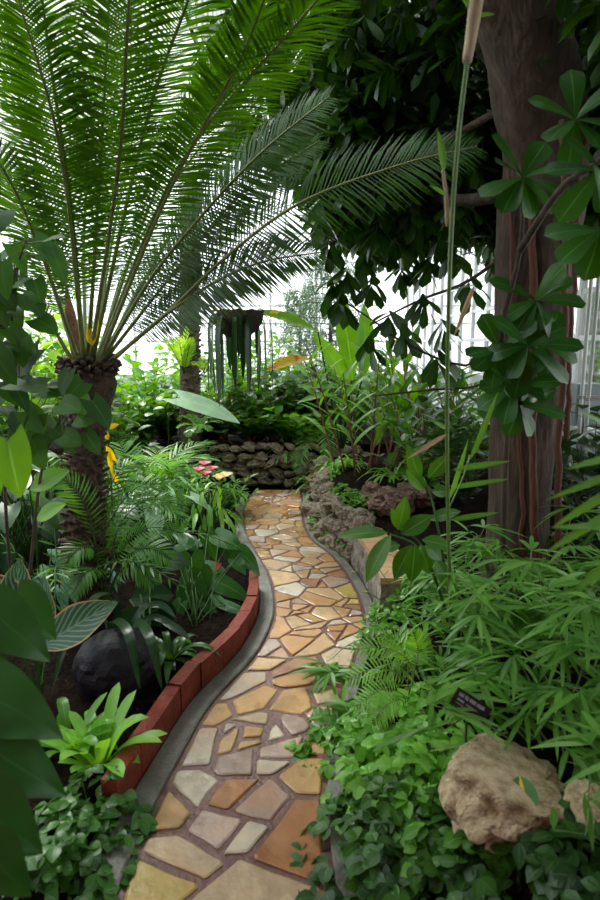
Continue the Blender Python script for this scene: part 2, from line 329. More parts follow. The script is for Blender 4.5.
# ------------------------------------------------------------------ path lines (from where the path lies on the ground)
Lpx = [(258,487),(247,500),(243,510),(243,522),(245,536),(256,556),(268,576),(274,600),(274,620),(266,640),(256,658),(240,676),(220,695),(200,722),(185,752),(155,805),(135,850),(117,895),(85,990)]
Rpx = [(301,487),(303,500),(303,512),(305,528),(314,544),(332,556),(348,576),(361,600),(367,620),(366,636),(359,655),(352,676),(343,705),(334,740),(328,770),(327,800),(330,850),(337,895),(350,990)]
LW = np.array([gnd(*p) for p in Lpx])[::-1]; RW = np.array([gnd(*p) for p in Rpx])[::-1]
YEND = 6.62
def smooth_fn(P):
    ys = np.linspace(P[0, 1], YEND, 120); xs = np.interp(ys, P[:, 1], P[:, 0])
    for _ in range(6): xs[1:-1] = (xs[:-2]+2*xs[1:-1]+xs[2:])/4
    return lambda y: np.interp(y, ys, xs)
XL, XR = smooth_fn(LW), smooth_fn(RW)
Y0 = max(LW[0, 1], RW[0, 1])+.01
KWL = lambda y: np.interp(y, [1.2, 2.2, 3.2, 6.6], [.10, .095, .095, .07])
def sst(a, b, x): t = np.clip((x-a)/(b-a), 0, 1); return t*t*(3-2*t)
def H(x, y):
    x = np.asarray(x, float); y = np.asarray(y, float)
    yc = np.clip(y, Y0, YEND); dl = XL(yc)-KWL(yc)-.03-x; dr = x-XR(yc)-.07
    inside = -.06
    hl = .05*sst(0, .06, dl)+.10*np.clip(dl/1.2, 0, 1)+.12*np.clip((dl-1.2)/2, 0, 1)
    w = sst(2.9, 3.5, y)
    hr = (1-w)*(.04*sst(0, .05, dr)+.34*sst(.05, .9, dr)) + w*(.34*sst(.02, .25, dr)+.06*sst(.3, 1.2, dr))
    h = np.where(dl > 0, hl, np.where(dr > 0, hr, inside))
    back = sst(6.85, 7.05, y); h = h*(1-back)+np.maximum(h, .42)*back
    return h + .015*np.sin(x*7.1+1.3*y)*np.sin(y*6.3-x)*(h > 0)
def gp(px, py, z=None):
    d = ray(px, py); t = .6
    while t < 25:
        p = CAM+d*t
        if p[2] <= float(H(p[0], p[1])): return p
        t += .01
    return p
def onG(x, y): return np.array([x, y, float(H(x, y))])

# ground
xs = np.linspace(-6.6, 2.72, 118); ys = np.linspace(-2.9, 15.9, 236)
X, Y = np.meshgrid(xs, ys); Z = H(X, Y)
q = [(j*118+i, j*118+i+1, (j+1)*118+i+1, (j+1)*118+i) for j in range(235) for i in range(117)]
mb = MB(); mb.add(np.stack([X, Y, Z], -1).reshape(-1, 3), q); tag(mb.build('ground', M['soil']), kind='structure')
mb = MB(); box(mb, (0, 10, -.62), (160, 160, .2)); tag(mb.build('ground_outside', M['gravel']), kind='structure')

# path base and stones
NS = 90; yy = np.linspace(Y0, YEND, NS); mb = MB()
v = []; 
for y in yy: v += [(XL(y), y, -.05), (XL(y), y, .012), (XR(y), y, .012), (XR(y), y, -.05)]
mb.add(v, [(i*4+k, (i+1)*4+k, (i+1)*4+k+1, i*4+k+1)[::-1] for i in range(NS-1) for k in range(3)])
path = mb.build('path', M['mortar'], smooth=False); tag(path, kind='structure')
rn = random.Random(11); seeds = []
for _ in range(9000):
    y = rn.uniform(Y0, YEND); t = rn.uniform(0, .58); r = rn.choice([.08, .1, .125, .15, .185])*(.9 if y > 3.2 else 1.1)
    if all((y-a)**2+(t-b)**2 > ((r+c)*.62)**2*1.9 for a, b, c in seeds): seeds.append((y, t, r))
def clip(poly, nx, ny, c):
    out = []
    for i in range(len(poly)):
        a, b = poly[i], poly[(i+1) % len(poly)]; da = a[0]*nx+a[1]*ny-c; db = b[0]*nx+b[1]*ny-c
        if da <= 0: out.append(a)
        if (da < 0 < db) or (db < 0 < da): f = da/(da-db); out.append((a[0]+(b[0]-a[0])*f, a[1]+(b[1]-a[1])*f))
    return out
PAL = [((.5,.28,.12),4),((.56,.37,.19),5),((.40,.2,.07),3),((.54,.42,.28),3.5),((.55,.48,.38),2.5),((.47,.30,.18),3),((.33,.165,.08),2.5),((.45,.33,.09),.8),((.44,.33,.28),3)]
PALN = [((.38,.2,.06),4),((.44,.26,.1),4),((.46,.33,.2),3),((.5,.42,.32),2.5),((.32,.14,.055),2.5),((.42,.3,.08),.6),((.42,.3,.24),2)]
mb = MB(); cols = []
cells = []
def parea(P): return .5*abs(sum(P[k][0]*P[(k+1) % len(P)][1]-P[(k+1) % len(P)][0]*P[k][1] for k in range(len(P))))
def split(P, amax):
    A = parea(P)
    if len(P) < 3 or A < amax: cells.append(P); return
    cx_, cy_ = np.mean(P, axis=0); Q_ = np.array(P)-(cx_, cy_); ev, V_ = np.linalg.eigh(Q_.T@Q_); ax_ = V_[:, 1]; a = math.atan2(ax_[1], ax_[0])+rn.gauss(0, .28); nx, ny = math.cos(a), math.sin(a)
    c = cx_*nx+cy_*ny+rn.gauss(0, .16)*math.sqrt(A); lim = amax*rn.uniform(.6, 1.5)
    split(clip(P, nx, ny, c), lim); split(clip(P, -nx, -ny, -c), lim)
for i, (y, t, r) in enumerate(seeds):
    gap = 0; poly = [(Y0, .012), (YEND-.01, .012), (YEND-.01, .568), (Y0, .568)]
    for j, (a, b, r2) in enumerate(seeds):
        if j == i or abs(a-y) > .9: continue
        nx, ny = a-y, b-t; l = math.hypot(nx, ny); nx /= l; ny /= l
        w = .5+.22*(r-r2)/(r+r2)*2
        poly = clip(poly, nx, ny, y*nx+t*ny+l*w-gap)
        if len(poly) < 3: break
    if len(poly) < 3: continue
    split(poly, rn.choice([.014, .022, .032, .05, .07])*(1.0 if y > 3.0 else 1.9))
def inset(P, g):
    s_ = sum((P[k][0]*P[(k+1) % len(P)][1]-P[(k+1) % len(P)][0]*P[k][1]) for k in range(len(P))); O = P
    for k in range(len(P)):
        a, b = P[k], P[(k+1) % len(P)]; l = math.hypot(b[0]-a[0], b[1]-a[1])
        if l < 1e-5: continue
        nx, ny = (b[1]-a[1])/l, -(b[0]-a[0])/l
        if s_ < 0: nx, ny = -nx, -ny
        O = clip(O, nx, ny, a[0]*nx+a[1]*ny-g)
        if len(O) < 3: return []
    return O
for poly in cells:
    y, t = np.mean(poly, axis=0); poly = inset(poly, rn.uniform(.004, .0085)*(1 if y > 3 else 1.75))
    if len(poly) < 3: continue
    # round corners, wobble the edges
    pts = []
    n = len(poly)
    for k in range(n):
        a, b = np.array(poly[k]), np.array(poly[(k+1) % n]); l = np.linalg.norm(b-a)
        if l < .012: pts.append((a+b)/2); continue
        e = min(.008, l*.25)/l; m = max(1, int(l/.05))
        for f in np.linspace(e, 1-e, m+1):
            p = a+(b-a)*f; nrmv = np.array([b[1]-a[1], a[0]-b[0]])/l
            pts.append(p+nrmv*(rn.uniform(-.004, .003) if 0 < f < 1 else 0))
    pts = np.array(pts)
    if len(pts) < 3: continue
    area = .5*abs(np.dot(pts[:, 0], np.roll(pts[:, 1], 1))-np.dot(pts[:, 1], np.roll(pts[:, 0], 1)))
    if area < .0009: continue
    c = pts.mean(0); m = len(pts)
    def wp(P, z, sh):
        Q = c+(P-c)*1.0; dl = np.linalg.norm(P-c, axis=1, keepdims=True); Q = P-(P-c)/np.maximum(dl, 1e-6)*sh
        u = Q[:, 1]/.58; yw = Q[:, 0]; return np.stack([XL(yw)*(1-u)+XR(yw)*u, yw, z+0*yw], 1)
    tx, ty = rn.gauss(0, .008), rn.gauss(0, .008); z0 = .0185+rn.uniform(-.0015, .002)
    def tilt(V): V = V.copy(); cc = V.mean(0); V[:, 2] += (V[:, 0]-cc[0])*tx+(V[:, 1]-cc[1])*ty; return V
    r0, r1, r2 = wp(pts, .008, 0), tilt(wp(pts, z0-.0035, .0)), tilt(wp(pts, z0, .007))
    ctr = r2.mean(0, keepdims=True); V = np.concatenate([r0, r1, r2, ctr]); qq = []; tt = []
    for k in range(m):
        k2 = (k+1) % m; qq += [(k, k2, m+k2, m+k), (m+k, m+k2, 2*m+k2, 2*m+k)]; tt.append((2*m+k, 2*m+k2, 3*m))
    s = sum((pts[k][0]*pts[(k+1) % m][1]-pts[(k+1) % m][0]*pts[k][1]) for k in range(m))
    if s > 0: qq = [x[::-1] for x in qq]; tt = [x[::-1] for x in tt]
    mb.add(V, qq, tt)
    pal = [w for _, w in PAL]
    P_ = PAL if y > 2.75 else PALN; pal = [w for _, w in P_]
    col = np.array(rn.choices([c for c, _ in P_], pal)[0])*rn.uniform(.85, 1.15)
    cols += [col]*len(V)
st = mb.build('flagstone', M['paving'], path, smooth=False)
ca = st.data.color_attributes.new('stone', 'FLOAT_COLOR', 'POINT')
ca.data.foreach_set('color', np.concatenate([np.array(cols), np.ones((len(cols), 1))], 1).astype(np.float32).ravel())
st['label'] = 'irregular orange, tan and cream paving stones'

# kerbs
def strip(name, fin, fout, ya, yb, z, mat, n=70):
    mb = MB(); v = []
    for y in np.linspace(ya, yb, n): v += [(fin(y), y, -.06), (fin(y), y, z-.006), (fin(y)+(fout(y)-fin(y))*.08, y, z), (fin(y)+(fout(y)-fin(y))*.92, y, z), (fout(y), y, z-.006), (fout(y), y, -.06)]
    o = 1 if fout(3.) > fin(3.) else -1
    qs = [(i*6+k, i*6+k+1, (i+1)*6+k+1, (i+1)*6+k) for i in range(n-1) for k in range(5)]
    qs = [x[::-1] for x in qs] if o < 0 else qs
    mb.add(v, [x[::-1] for x in qs]); o = mb.build(name, mat, smooth=False); return tag(o, kind='structure')
strip('kerb', lambda y: XL(y), lambda y: XL(y)-KWL(y), Y0, 6.35, .03, M['concrete'])
strip('kerb', lambda y: XR(y), lambda y: XR(y)+.06, Y0, 6.45, .03, M['concrete'])
# brick edging, bricks on edge
be = thing('brick_edging', (float(XL(2.6))-.13, 2.6, 0), 'dark red brick edging curving beside the grey concrete kerb of the planted bed', 'edging')
mb = MB(); ya = 1.85; k = 0; rn = random.Random(4)
def bx(y): return XL(y)-KWL(y)-.035
while ya < 3.62:
    dx = bx(ya+.1)-bx(ya); a = math.atan2(.1, dx); step = .2*math.sin(a); ym = ya+step/2
    box(mb, (bx(ym), ym, .055+rn.uniform(-.006, .006)), (.196, .062, .2), a+rn.uniform(-.02, .02)); ya += step
mb.build('brick_course', M['brick'], be, smooth=False)

# ------------------------------------------------------------------ rocks
def rock_mesh(name, seed, mat, sub=3, rough=.35, sq=(1, 1, .7), freq=1.3, flat=0):
    bm = bmesh.new(); bmesh.ops.create_icosphere(bm, subdivisions=sub, radius=1)
    o = Vector((seed*7.3, seed*3.1, seed*1.7))
    for v in bm.verts:
        p = v.co.copy(); f = noise.noise(p*freq+o)*rough+noise.noise(p*freq*2.6+o)*rough*.5+noise.noise(p*freq*6+o)*rough*.28
        c = noise.cell(p*freq*1.4+o)*rough*.25
        v.co = p*(1+f+c); v.co.x *= sq[0]; v.co.y *= sq[1]; v.co.z *= sq[2]
        if flat and v.co.z > flat: v.co.z = flat+(v.co.z-flat)*.2
    me = D.meshes.new(name); bm.to_mesh(me); bm.free(); me.materials.append(mat)
    return me
ROCK = [rock_mesh('stone', i, M['rock'], 3, .42) for i in range(6)]
RROCK = [rock_mesh('stone', i+20, M['redrock'], 3, .4) for i in range(3)]
def part_obj(name, me, parent, loc, scale, rot):
    o = D.objects.new(name, me); COL.objects.link(o); o.parent = parent; o.matrix_parent_inverse = parent.matrix_basis.inverted()
    o.location = tuple(loc); o.scale = scale if hasattr(scale, '__len__') else (scale,)*3; o.rotation_euler = rot; return o
# back retaining wall
rn = random.Random(8)
rw = thing('rock_wall', (-.6, 6.95, 0), 'low rough stone retaining wall across the far end of the paved path', 'wall')
mb = MB(); box(mb, (-.75, 7.03, .2), (3.7, .16, .56)); mb.build('wall_core', M['soil'], rw)
x = -2.5; row = 0
for row, z in enumerate((.05, .145, .24, .335, .43)):
    x = -2.1+row*.06
    while x < .72:
        s = rn.uniform(.06, .1); part_obj('stone', rn.choice(ROCK), rw, (x+s, 6.9+rn.uniform(-.03, .03)+row*.012, z+rn.uniform(-.02, .02)), (s*1.12, .09, s*.75), (rn.uniform(-.4, .4), rn.uniform(-.4, .4), rn.uniform(0, 6)*.0+rn.uniform(-.5, .5))); x += s*1.95
# right retaining wall along the kerb
rr = thing('rock_wall', (.45, 5.2, 0), 'dark pitted stone wall edging the raised bed beside the far bend of the path', 'wall')
for y in np.arange(4.35, 6.75, .135):
    for lay in range(3):
        s = rn.uniform(.075, .12); yy_ = y+rn.uniform(-.05, .05)
        part_obj('stone', rn.choice(ROCK), rr, (float(XR(min(yy_, YEND)))+.12+lay*.045+rn.uniform(-.02, .03), yy_, .04+lay*.125+rn.uniform(-.02, .02)), (s, s*1.1, s*.85), (rn.uniform(-.5, .5), rn.uniform(-.5, .5), rn.uniform(0, 6)))
# sandstone-capped block beside the path
def prism(mb, foot, z0, z1, inset=0):
    foot = np.array(foot, float); c = foot.mean(0); n = len(foot); top = foot+(c-foot)*inset
    v = [(*p, z0) for p in foot]+[(*p, z1) for p in top]+[(*c, z1)]
    mb.add(v, [(k, (k+1) % n, n+(k+1) % n, n+k) for k in range(n)], [(n+k, n+(k+1) % n, 2*n) for k in range(n)])
bk = thing('stone_block', (.75, 3.9, 0), 'grey stone block capped with a tan sandstone slab, edging the path behind the leafy shrub', 'block')
fy = np.linspace(3.3, 4.3, 7); foot = [(XR(y)+.075, y) for y in fy]+[(XR(4.3)+.62, 4.35), (XR(3.3)+.55, 3.3)]
foot = foot[::-1]; mb = MB(); prism(mb, foot[::-1], -.05, .27, .04); ob = mb.build('block_body', M['greystone'], bk, smooth=False)
bm = bmesh.new(); bm.from_mesh(ob.data); bmesh.ops.remove_doubles(bm, verts=bm.verts, dist=1e-4); bmesh.ops.subdivide_edges(bm, edges=bm.edges, cuts=5, use_grid_fill=True)
for v_ in bm.verts:
    if v_.co.z < .26: v_.co += Vector((noise.noise(v_.co*9)*.03, noise.noise(v_.co*9+Vector((5,5,5)))*.03, 0))
bm.to_mesh(ob.data); bm.free()
mb = MB(); c = np.mean(foot, axis=0); f2 = [tuple(c+(np.array(p)-c)*.98) for p in foot[::-1]]; prism(mb, f2, .265, .3, .01); mb.build('capstone', M['sandstone'], bk, smooth=False)

# single rocks
def rock(loc, s, rot, seed, mat, label, sub=4, rough=.3, sq=(1,1,.7), sink=.25, freq=1.2, flat=0, name='rock'):
    o = D.objects.new(name, rock_mesh(name, seed, mat, sub, rough, sq, freq, flat)); COL.objects.link(o)
    o.location = (loc[0], loc[1], loc[2]+s*sq[2]*(1-sink*2)); o.scale = (s,)*3; o.rotation_euler = rot
    return tag(o, label, 'rock')
p = gp(518, 856); rock((p[0]+.012, p[1]+.1, p[2]), .19, (.12, .3, .25), 3, M['boulder'], 'large buff boulder with a pitted edge below the black plant label', 5, .3, (1.12,.85,.68), .05, 1.0, .42, 'boulder')
p = gp(600, 850); rock((p[0]+.03, p[1]+.06, p[2]+.02), .1, (.2, 0, .6), 9, M['boulder'], 'smaller buff rock partly covered by bamboo beside the large boulder', 4, .35, (.9,1,.7), .2)
p = gp(380, 548); rock((.72, 4.55, .36), .17, (0, .1, .4), 31, M['redrock'], 'reddish angular rock on the bed behind the sandstone-capped block', 4, .35, (1.1,.8,.7), .2)
rock((.6, 4.75, .36), .13, (0, .3, 1.2), 33, M['redrock'], 'small rust-brown rock beside the light green trailing fern on the wall', 4, .4, (1,.9,.8), .2)
rock((.95, 4.75, .38), .15, (.3, 0, 2), 35, M['redrock'], 'brown pitted rock at the foot of the ginger canes', 4, .4, (1.2,.9,.7), .2)
p = gp(106, 706); rock((p[0], p[1]+.15, p[2]-.02), .18, (0, 0, .4), 41, M['blackrock'], 'big smooth black rounded boulder in the bed under the striped calathea leaf', 4, .1, (1.05,1,.9), .1, .8, 0, 'boulder')

exec_plants = True
# ------------------------------------------------------------------ plant generators
def rvec(rn, s=1): return np.array([rn.gauss(0, s) for _ in range(3)])
def shrub(name, base, label, cat, leaf, stemmat, H_=.6, R=.3, ns=7, nl=10, L=.12, W=.03, shape='ellip', seed=1, droop=.4, bend=.4, t0=.3, sr=.006, lean=(0,0), pitch=.25, group=None, n=5):
    rn = random.Random(seed); o = thing(name, base, label, cat, group); ms, ml = MB(), MB(); T = tmpl(shape, n, 3, bend, .18)
    for k in range(ns):
        a = k*2.4+rn.uniform(-.5, .5); rr_ = R*math.sqrt(rn.random()); h = H_*rn.uniform(.6, 1.05)
        d = np.array([math.cos(a)*rr_+lean[0], math.sin(a)*rr_+lean[1], h]); pts = arc(np.array(base)-(0, 0, .02), d, np.linalg.norm(d), droop*rn.uniform(.5, 1.3), 8, rn, .08)
        tube(ms, pts, [sr, sr*.4], 5); ts = np.linspace(t0, .99, nl); p, tg = samp(pts, ts)
        ph = np.arange(nl)*2.4+rn.uniform(0, 6); f = np.array([[math.cos(x), math.sin(x), pitch+rn.uniform(-.25, .25)] for x in ph])
        dd = f+tg*.5; leaves(ml, T, p, dd, np.array([0, 0, 1.])+np.array([rvec(rn, .25) for _ in range(nl)]), L*np.array([rn.uniform(.65, 1.1) for _ in range(nl)]), W*np.array([rn.uniform(.8, 1.1) for _ in range(nl)]))
    ms.build('stem', M[stemmat], o); ml.build('foliage', M[leaf], o); return o
def clump(name, base, label, cat, leaf, n=12, pet=(.2,.4), L=.25, W=.1, shape='heart', seed=1, spread=1.0, bend=.5, stemmat='stem', lean=(0,0), tiltd=.5, cols=5, group=None, fold=.2, wav=.06, dirs=None):
    rn = random.Random(seed); o = thing(name, base, label, cat, group); ms, ml = MB(), MB(); T = tmpl(shape, 8, cols, bend, fold, wav)
    for k in range(n):
        a = k*2.399+rn.uniform(-.3, .3); e = spread*math.sqrt((k+.6)/n)
        if dirs: a = rn.uniform(*dirs)
        h = np.array([math.cos(a)*e+lean[0], math.sin(a)*e+lean[1], 0]); Lp = rn.uniform(*pet)
        pts = arc(np.array(base)-(0, 0, .02), h+np.array([0, 0, 1.0]), Lp, .5, 6); tube(ms, pts, [.007, .004], 5)
        dd = h+np.array([0, 0, -tiltd*rn.uniform(.2, 1.4)+.15]); l = L*rn.uniform(.7, 1.1)
        leaves(ml, T, pts[-1], dd, np.array([0, 0, 1.])+h*.3+rvec(rn, .15), l, W*l/L)
    ms.build('petiole', M[stemmat], o); ml.build('foliage', M[leaf], o); return o
def strap(name, base, label, cat, leaf, n=16, L=.4, W=.015, droop=1.8, spread=.8, seed=1, shape='strap', lean=(0,0), group=None, up=1.0, nest=0.01):
    rn = random.Random(seed); o = thing(name, base, label, cat, group); ml, ms = MB(), MB()
    for k in range(n):
        a = k*2.399+rn.uniform(-.3, .3); e = spread*rn.uniform(.35, 1.1)
        d = np.array([math.cos(a)*e+lean[0], math.sin(a)*e+lean[1], up]); b = np.array(base)+np.array([math.cos(a), math.sin(a), 0])*nest*rn.random()
        ribbon(ml, arc(b-(0,0,.015), d, L*rn.uniform(.6, 1.1), droop*rn.uniform(.6, 1.3), 10), W*rn.uniform(.8, 1.15), shape)
    tube(ms, [np.array(base)-(0,0,.03), np.array(base)+(0, 0, .04)], [.012+nest*.6, .008], 7)
    ms.build('crown', M['stem'], o); ml.build('foliage', M[leaf], o); return o
def palm(name, base, label, cat, leaf, n=8, L=.7, LL=.16, W=.008, nl=24, droop=1.4, seed=1, spread=.8, lean=(0,0), crown=None, shape='linear', ang=60, stemmat='stem', group=None, az=None, t0=.2, r=.006, bend=.4):
    rn = random.Random(seed); o = thing(name, base, label, cat, group)
    for k in range(n):
        a = k*2.399+rn.uniform(-.3, .3) if az is None else (az[k] if k < len(az) else rn.uniform(0, 6.28)); e = spread*rn.uniform(.6, 1.15)
        d = np.array([math.cos(a)*e+lean[0], math.sin(a)*e+lean[1], 1.0]); pts = arc(np.array(crown if crown is not None else base)-(0,0,.02), d, L*rn.uniform(.75, 1.1), droop*rn.uniform(.7, 1.2), 12)
        ml, ms = MB(), MB(); pinnate(ml, pts, nl, LL, W, (0, 0, 1), t0, ang, .1, bend, rn, shape, seg=3 if shape != 'linear' else 2); tube(ms, pts, [r, r*.35], 5)
        f = ml.build('frond', M[leaf], o); ms.build('rachis', M[stemmat], f)
    return o
AVOID = [(432, 503, 672, 746, 1.8), (446, 552, 752, 864, 2.0), (335, 396, 530, 645, 9), (340, 424, 632, 722, 2.6)]
def crowded(p):
    v = np.asarray(p)-CAM; z = v@FW; x, y = 300+600*v[0]/z, 450-600*(v@UPV)/z
    return any(a < x < b and c < y < d and z < e for a, b, c, d, e in AVOID)
def bamboo(base, label, n=8, H_=.6, R=.3, L=.16, W=.011, seed=1, lean=(0,0), group=None, fans=4, droop=.9):
    rn = random.Random(seed); o = thing('bamboo', base, label, 'bamboo', group); ms, ml = MB(), MB(); T = tmpl('lance', 5, 3, .5, .15)
    for k in range(n):
        a = k*2.4+rn.uniform(-.4, .4); e = R*rn.uniform(.3, 1); bx_, by_ = base[0]+math.cos(a)*e*.5, base[1]+math.sin(a)*e*.5
        b = onG(bx_, by_)-(0, 0, .02); d = np.array([math.cos(a)*e+lean[0], math.sin(a)*e+lean[1], H_*rn.uniform(.6, 1.1)])
        pts = arc(b, d, np.linalg.norm(d), droop*rn.uniform(.4, 1.3), 8, rn, .05); tube(ms, pts, [.004, .0018], 5)
        for f in range(fans):
            p, tg = samp(pts, [rn.uniform(.35, 1) if f else .99]); p = p[0]; m = rn.randint(5, 8); az = rn.uniform(0, 6.28)
            out_ = np.array([math.cos(az), math.sin(az), .25]); q_ = p+nrm(out_+tg[0]*.6)*rn.uniform(.03, .08); tube(ms, [p, q_], .0016, 4, False)
            th = np.linspace(-1.3, 1.3, m)+np.array([rn.uniform(-.15, .15) for _ in range(m)])
            dd = np.stack([np.cos(az+th), np.sin(az+th), np.array([rn.uniform(-.35, .3) for _ in range(m)])], 1)
            ok = [j for j in range(m) if not (crowded(q_+nrm(dd[j])*L*.95) or crowded(q_+nrm(dd[j])*L*.5) or crowded(q_))]
            if not ok: continue
            dd = dd[ok]; m = len(ok)
            leaves(ml, T, np.repeat(q_[None], m, 0), dd, np.array([0, 0, 1.])+np.array([rvec(rn, .2) for _ in range(m)]), L*np.array([rn.uniform(.6, 1.15) for _ in range(m)]), W*np.array([rn.uniform(.8, 1.2) for _ in range(m)]))
    ms.build('culm', M['culm'], o); ml.build('foliage', M['bamboo'], o); return o
def mound(name, base, label, cat, leaf, R=.18, Hm=.14, n=120, L=.045, W=.016, shape='lobed', seed=1, group=None, bend=.5, stemmat='stem', sx=1, sy=1):
    rn = random.Random(seed); o = thing(name, base, label, cat, group); ms, ml = MB(), MB(); T = tmpl(shape, 6 if shape == 'lobed' else 4, 3, bend, .2)
    for k in range(n):
        a = rn.uniform(0, 6.28); e = math.sqrt(rn.random()); x, y = base[0]+math.cos(a)*e*R*sx, base[1]+math.sin(a)*e*R*sy
        g = onG(x, y); h = Hm*(1-.75*e*e)*rn.uniform(.35, 1.1)+.012; tip_ = g+np.array([math.cos(a)*e*.05, math.sin(a)*e*.05, h])
        if k % 3 == 0: tube(ms, [g-(0,0,.01), tip_], .002, 4, False)
        az = rn.uniform(0, 6.28); m = 3
        for j in range(m):
            b = az+j*1.1; leaves(ml, T, tip_, (math.cos(b), math.sin(b), rn.uniform(-.35, .25)), np.array([math.cos(a)*e*.6, math.sin(a)*e*.6-.1, 1])+rvec(rn, .2), L*rn.uniform(.7, 1.2), W*rn.uniform(.8, 1.2))
    ms.build('stem', M[stemmat], o); ml.build('foliage', M[leaf], o); return o
def hand_leaf(ml, ms, a, b, up, W, T, foot=None, r=.004):
    a = np.asarray(a); b = np.asarray(b); leaves(ml, T, a, b-a, up, np.linalg.norm(b-a), W)
    if foot is not None: tube(ms, spline([foot, (np.asarray(foot)+a)/2+np.array([0, 0, .03]), a], 6), [r*1.4, r], 5)
A3 = np.array
# ================================================================== the cycad
rn = random.Random(5)
cb = gp(88, 608); cc = at(88, 378, 3.45)
cy = thing('cycad', cb, 'tall cycad palm with shaggy brown trunk and long arching feathery fronds over the path', 'palm')
mb = MB(); tp = spline([cb-(0, 0, .05), cb+(0, 0, .3), (cb+cc)/2+(0.0, 0, .2), cc-(0, 0, .08), cc+(0, 0, .06)], 22); tube(mb, tp, [.125, .098, .092, .1, .16, .12], 14)
for k in range(420):
    t = 1-(k/420)**.8*.97; p, tg = samp(tp, [t]); a = k*2.399; r = np.interp(1-t, [0, .15, .4, 1], [.13, .15, .09, .115]); d = A3([math.cos(a), math.sin(a), .45])
    beam(mb, p[0]+d*(r-.03), p[0]+d*(r+rn.uniform(.012, .04)), rn.uniform(.022, .036), rn.uniform(.012, .02))
mb.build('trunk', M['palmtrunk'], cy)
FR = [  # routes of the fronds: (pixel, pixel, depth) -> points in the room
 ([(84,362,3.45),(72,215,3.2),(50,60,2.7),(34,-70,2.3)], .27), ([(92,362,3.45),(132,180,3.25),(157,85,2.95),(188,0,2.65),(206,-70,2.4)], .27),
 ([(96,364,3.45),(155,215,3.2),(200,135,2.95),(287,35,2.55),(335,-20,2.35)], .27), ([(100,364,3.45),(150,280,3.4),(205,212,3.25),(262,152,3.1),(330,96,2.95)], .25),
 ([(104,366,3.45),(165,315,3.35),(225,258,3.2),(300,203,3.05),(400,165,2.95),(478,146,2.9)], .29),
 ([(105,367,3.45),(160,319,3.35),(212,284,3.25),(262,262,3.15),(322,252,3.05)], .25),
 ([(101,365,3.45),(160,290,3.5),(240,195,3.5),(320,140,3.4)], .26),
 ([(80,364,3.45),(40,250,3.3),(0,165,3.0),(-70,95,2.7)], .26), ([(76,367,3.45),(20,278,3.3),(-60,225,3.0)], .26), ([(82,362,3.5),(58,250,3.6),(20,100,3.4),(-15,-10,3.1)], .26),
 ([(86,362,3.55),(84,230,3.9),(95,110,4.1),(112,20,4.1)], .25), ([(92,362,3.55),(114,230,3.9),(135,130,4.2),(165,50,4.3)], .25),
 ([(88,362,3.45),(98,200,3.2),(105,80,2.8),(112,-60,2.3)], .28), ([(102,364,3.5),(150,272,3.9),(215,225,4.4),(290,205,4.7)], .25),
 ([(84,362,3.45),(62,160,2.95),(10,-30,2.3)], .27), ([(96,362,3.5),(142,225,3.6),(200,90,3.5),(240,10,3.3)], .26), ([(99,364,3.5),(170,235,3.6),(250,110,3.5),(300,60,3.4)], .25),
 ([(90,362,3.45),(118,170,3.0),(128,20,2.5),(135,-60,2.3)], .27), ([(78,364,3.5),(30,225,3.7),(-30,120,3.7)], .25), ([(98,364,3.55),(128,262,4.0),(190,160,4.5),(230,120,4.8)], .25), ([(98,364,3.45),(165,200,3.05),(235,70,2.65),(275,-30,2.4)], .26),
]
for i, (pts, LL) in enumerate(FR):
    P = spline([at(*p) for p in pts], 30); out_ = P[-1]-P[0]; out_[2] = 0; hint = A3([0, 0, 1.])-.9*nrm(out_)
    hint = A3([-.25, -1, .45]) if i in (3, 4, 5, 6, 13) else hint; ml, ms = MB(), MB(); pinnate(ml, P, 104, LL, .0064, hint, .17, 78, .1, .55, rn, jit=.07); tube(ms, P, [.013, .009, .007, .003], 6)
    f = ml.build('frond', M['cycad'], cy); ms.build('rachis', M['rachis'], f)
mb = MB(); p = at(69, 322, 3.5); tube(mb, spline([at(76, 358, 3.48), at(72, 325, 3.5), at(66, 290, 3.5)], 10), [.02, .034, .03, .006], 10); mb.build('flush_cone', M['cone'], cy)['label'] = 'upright brown felted spike of new growth'
# croton with yellow leaves peeping out by the crown and trunk
rn = random.Random(3)
sh = thing('croton', gp(112, 580), 'thin croton with bright yellow leaves beside the shaggy cycad trunk', 'shrub'); ml, ms = MB(), MB(); b = gp(114, 590)
pts = spline([b, at(112, 500, 3.6), at(108, 440, 3.62), at(92, 335, 3.4)], 14); tube(ms, pts, [.007, .003], 5); T = tmpl('lance', 5, 3, .3, .2)
for (x0, y0, x1, y1, Y_) in [(90,345,88,322,3.38),(92,346,97,320,3.38),(108,428,118,424,3.6),(106,446,116,462,3.6),(109,452,112,475,3.58),(108,440,104,428,3.6),(111,470,118,484,3.6)]:
    a, b_ = at(x0, y0, Y_), at(x1, y1, Y_); leaves(ml, T, a, b_-a, (0, -1, .3), np.linalg.norm(b_-a)*1.05, .025)
ms.build('stem', M['woody'], sh); ml.build('foliage', M['yellow'], sh)

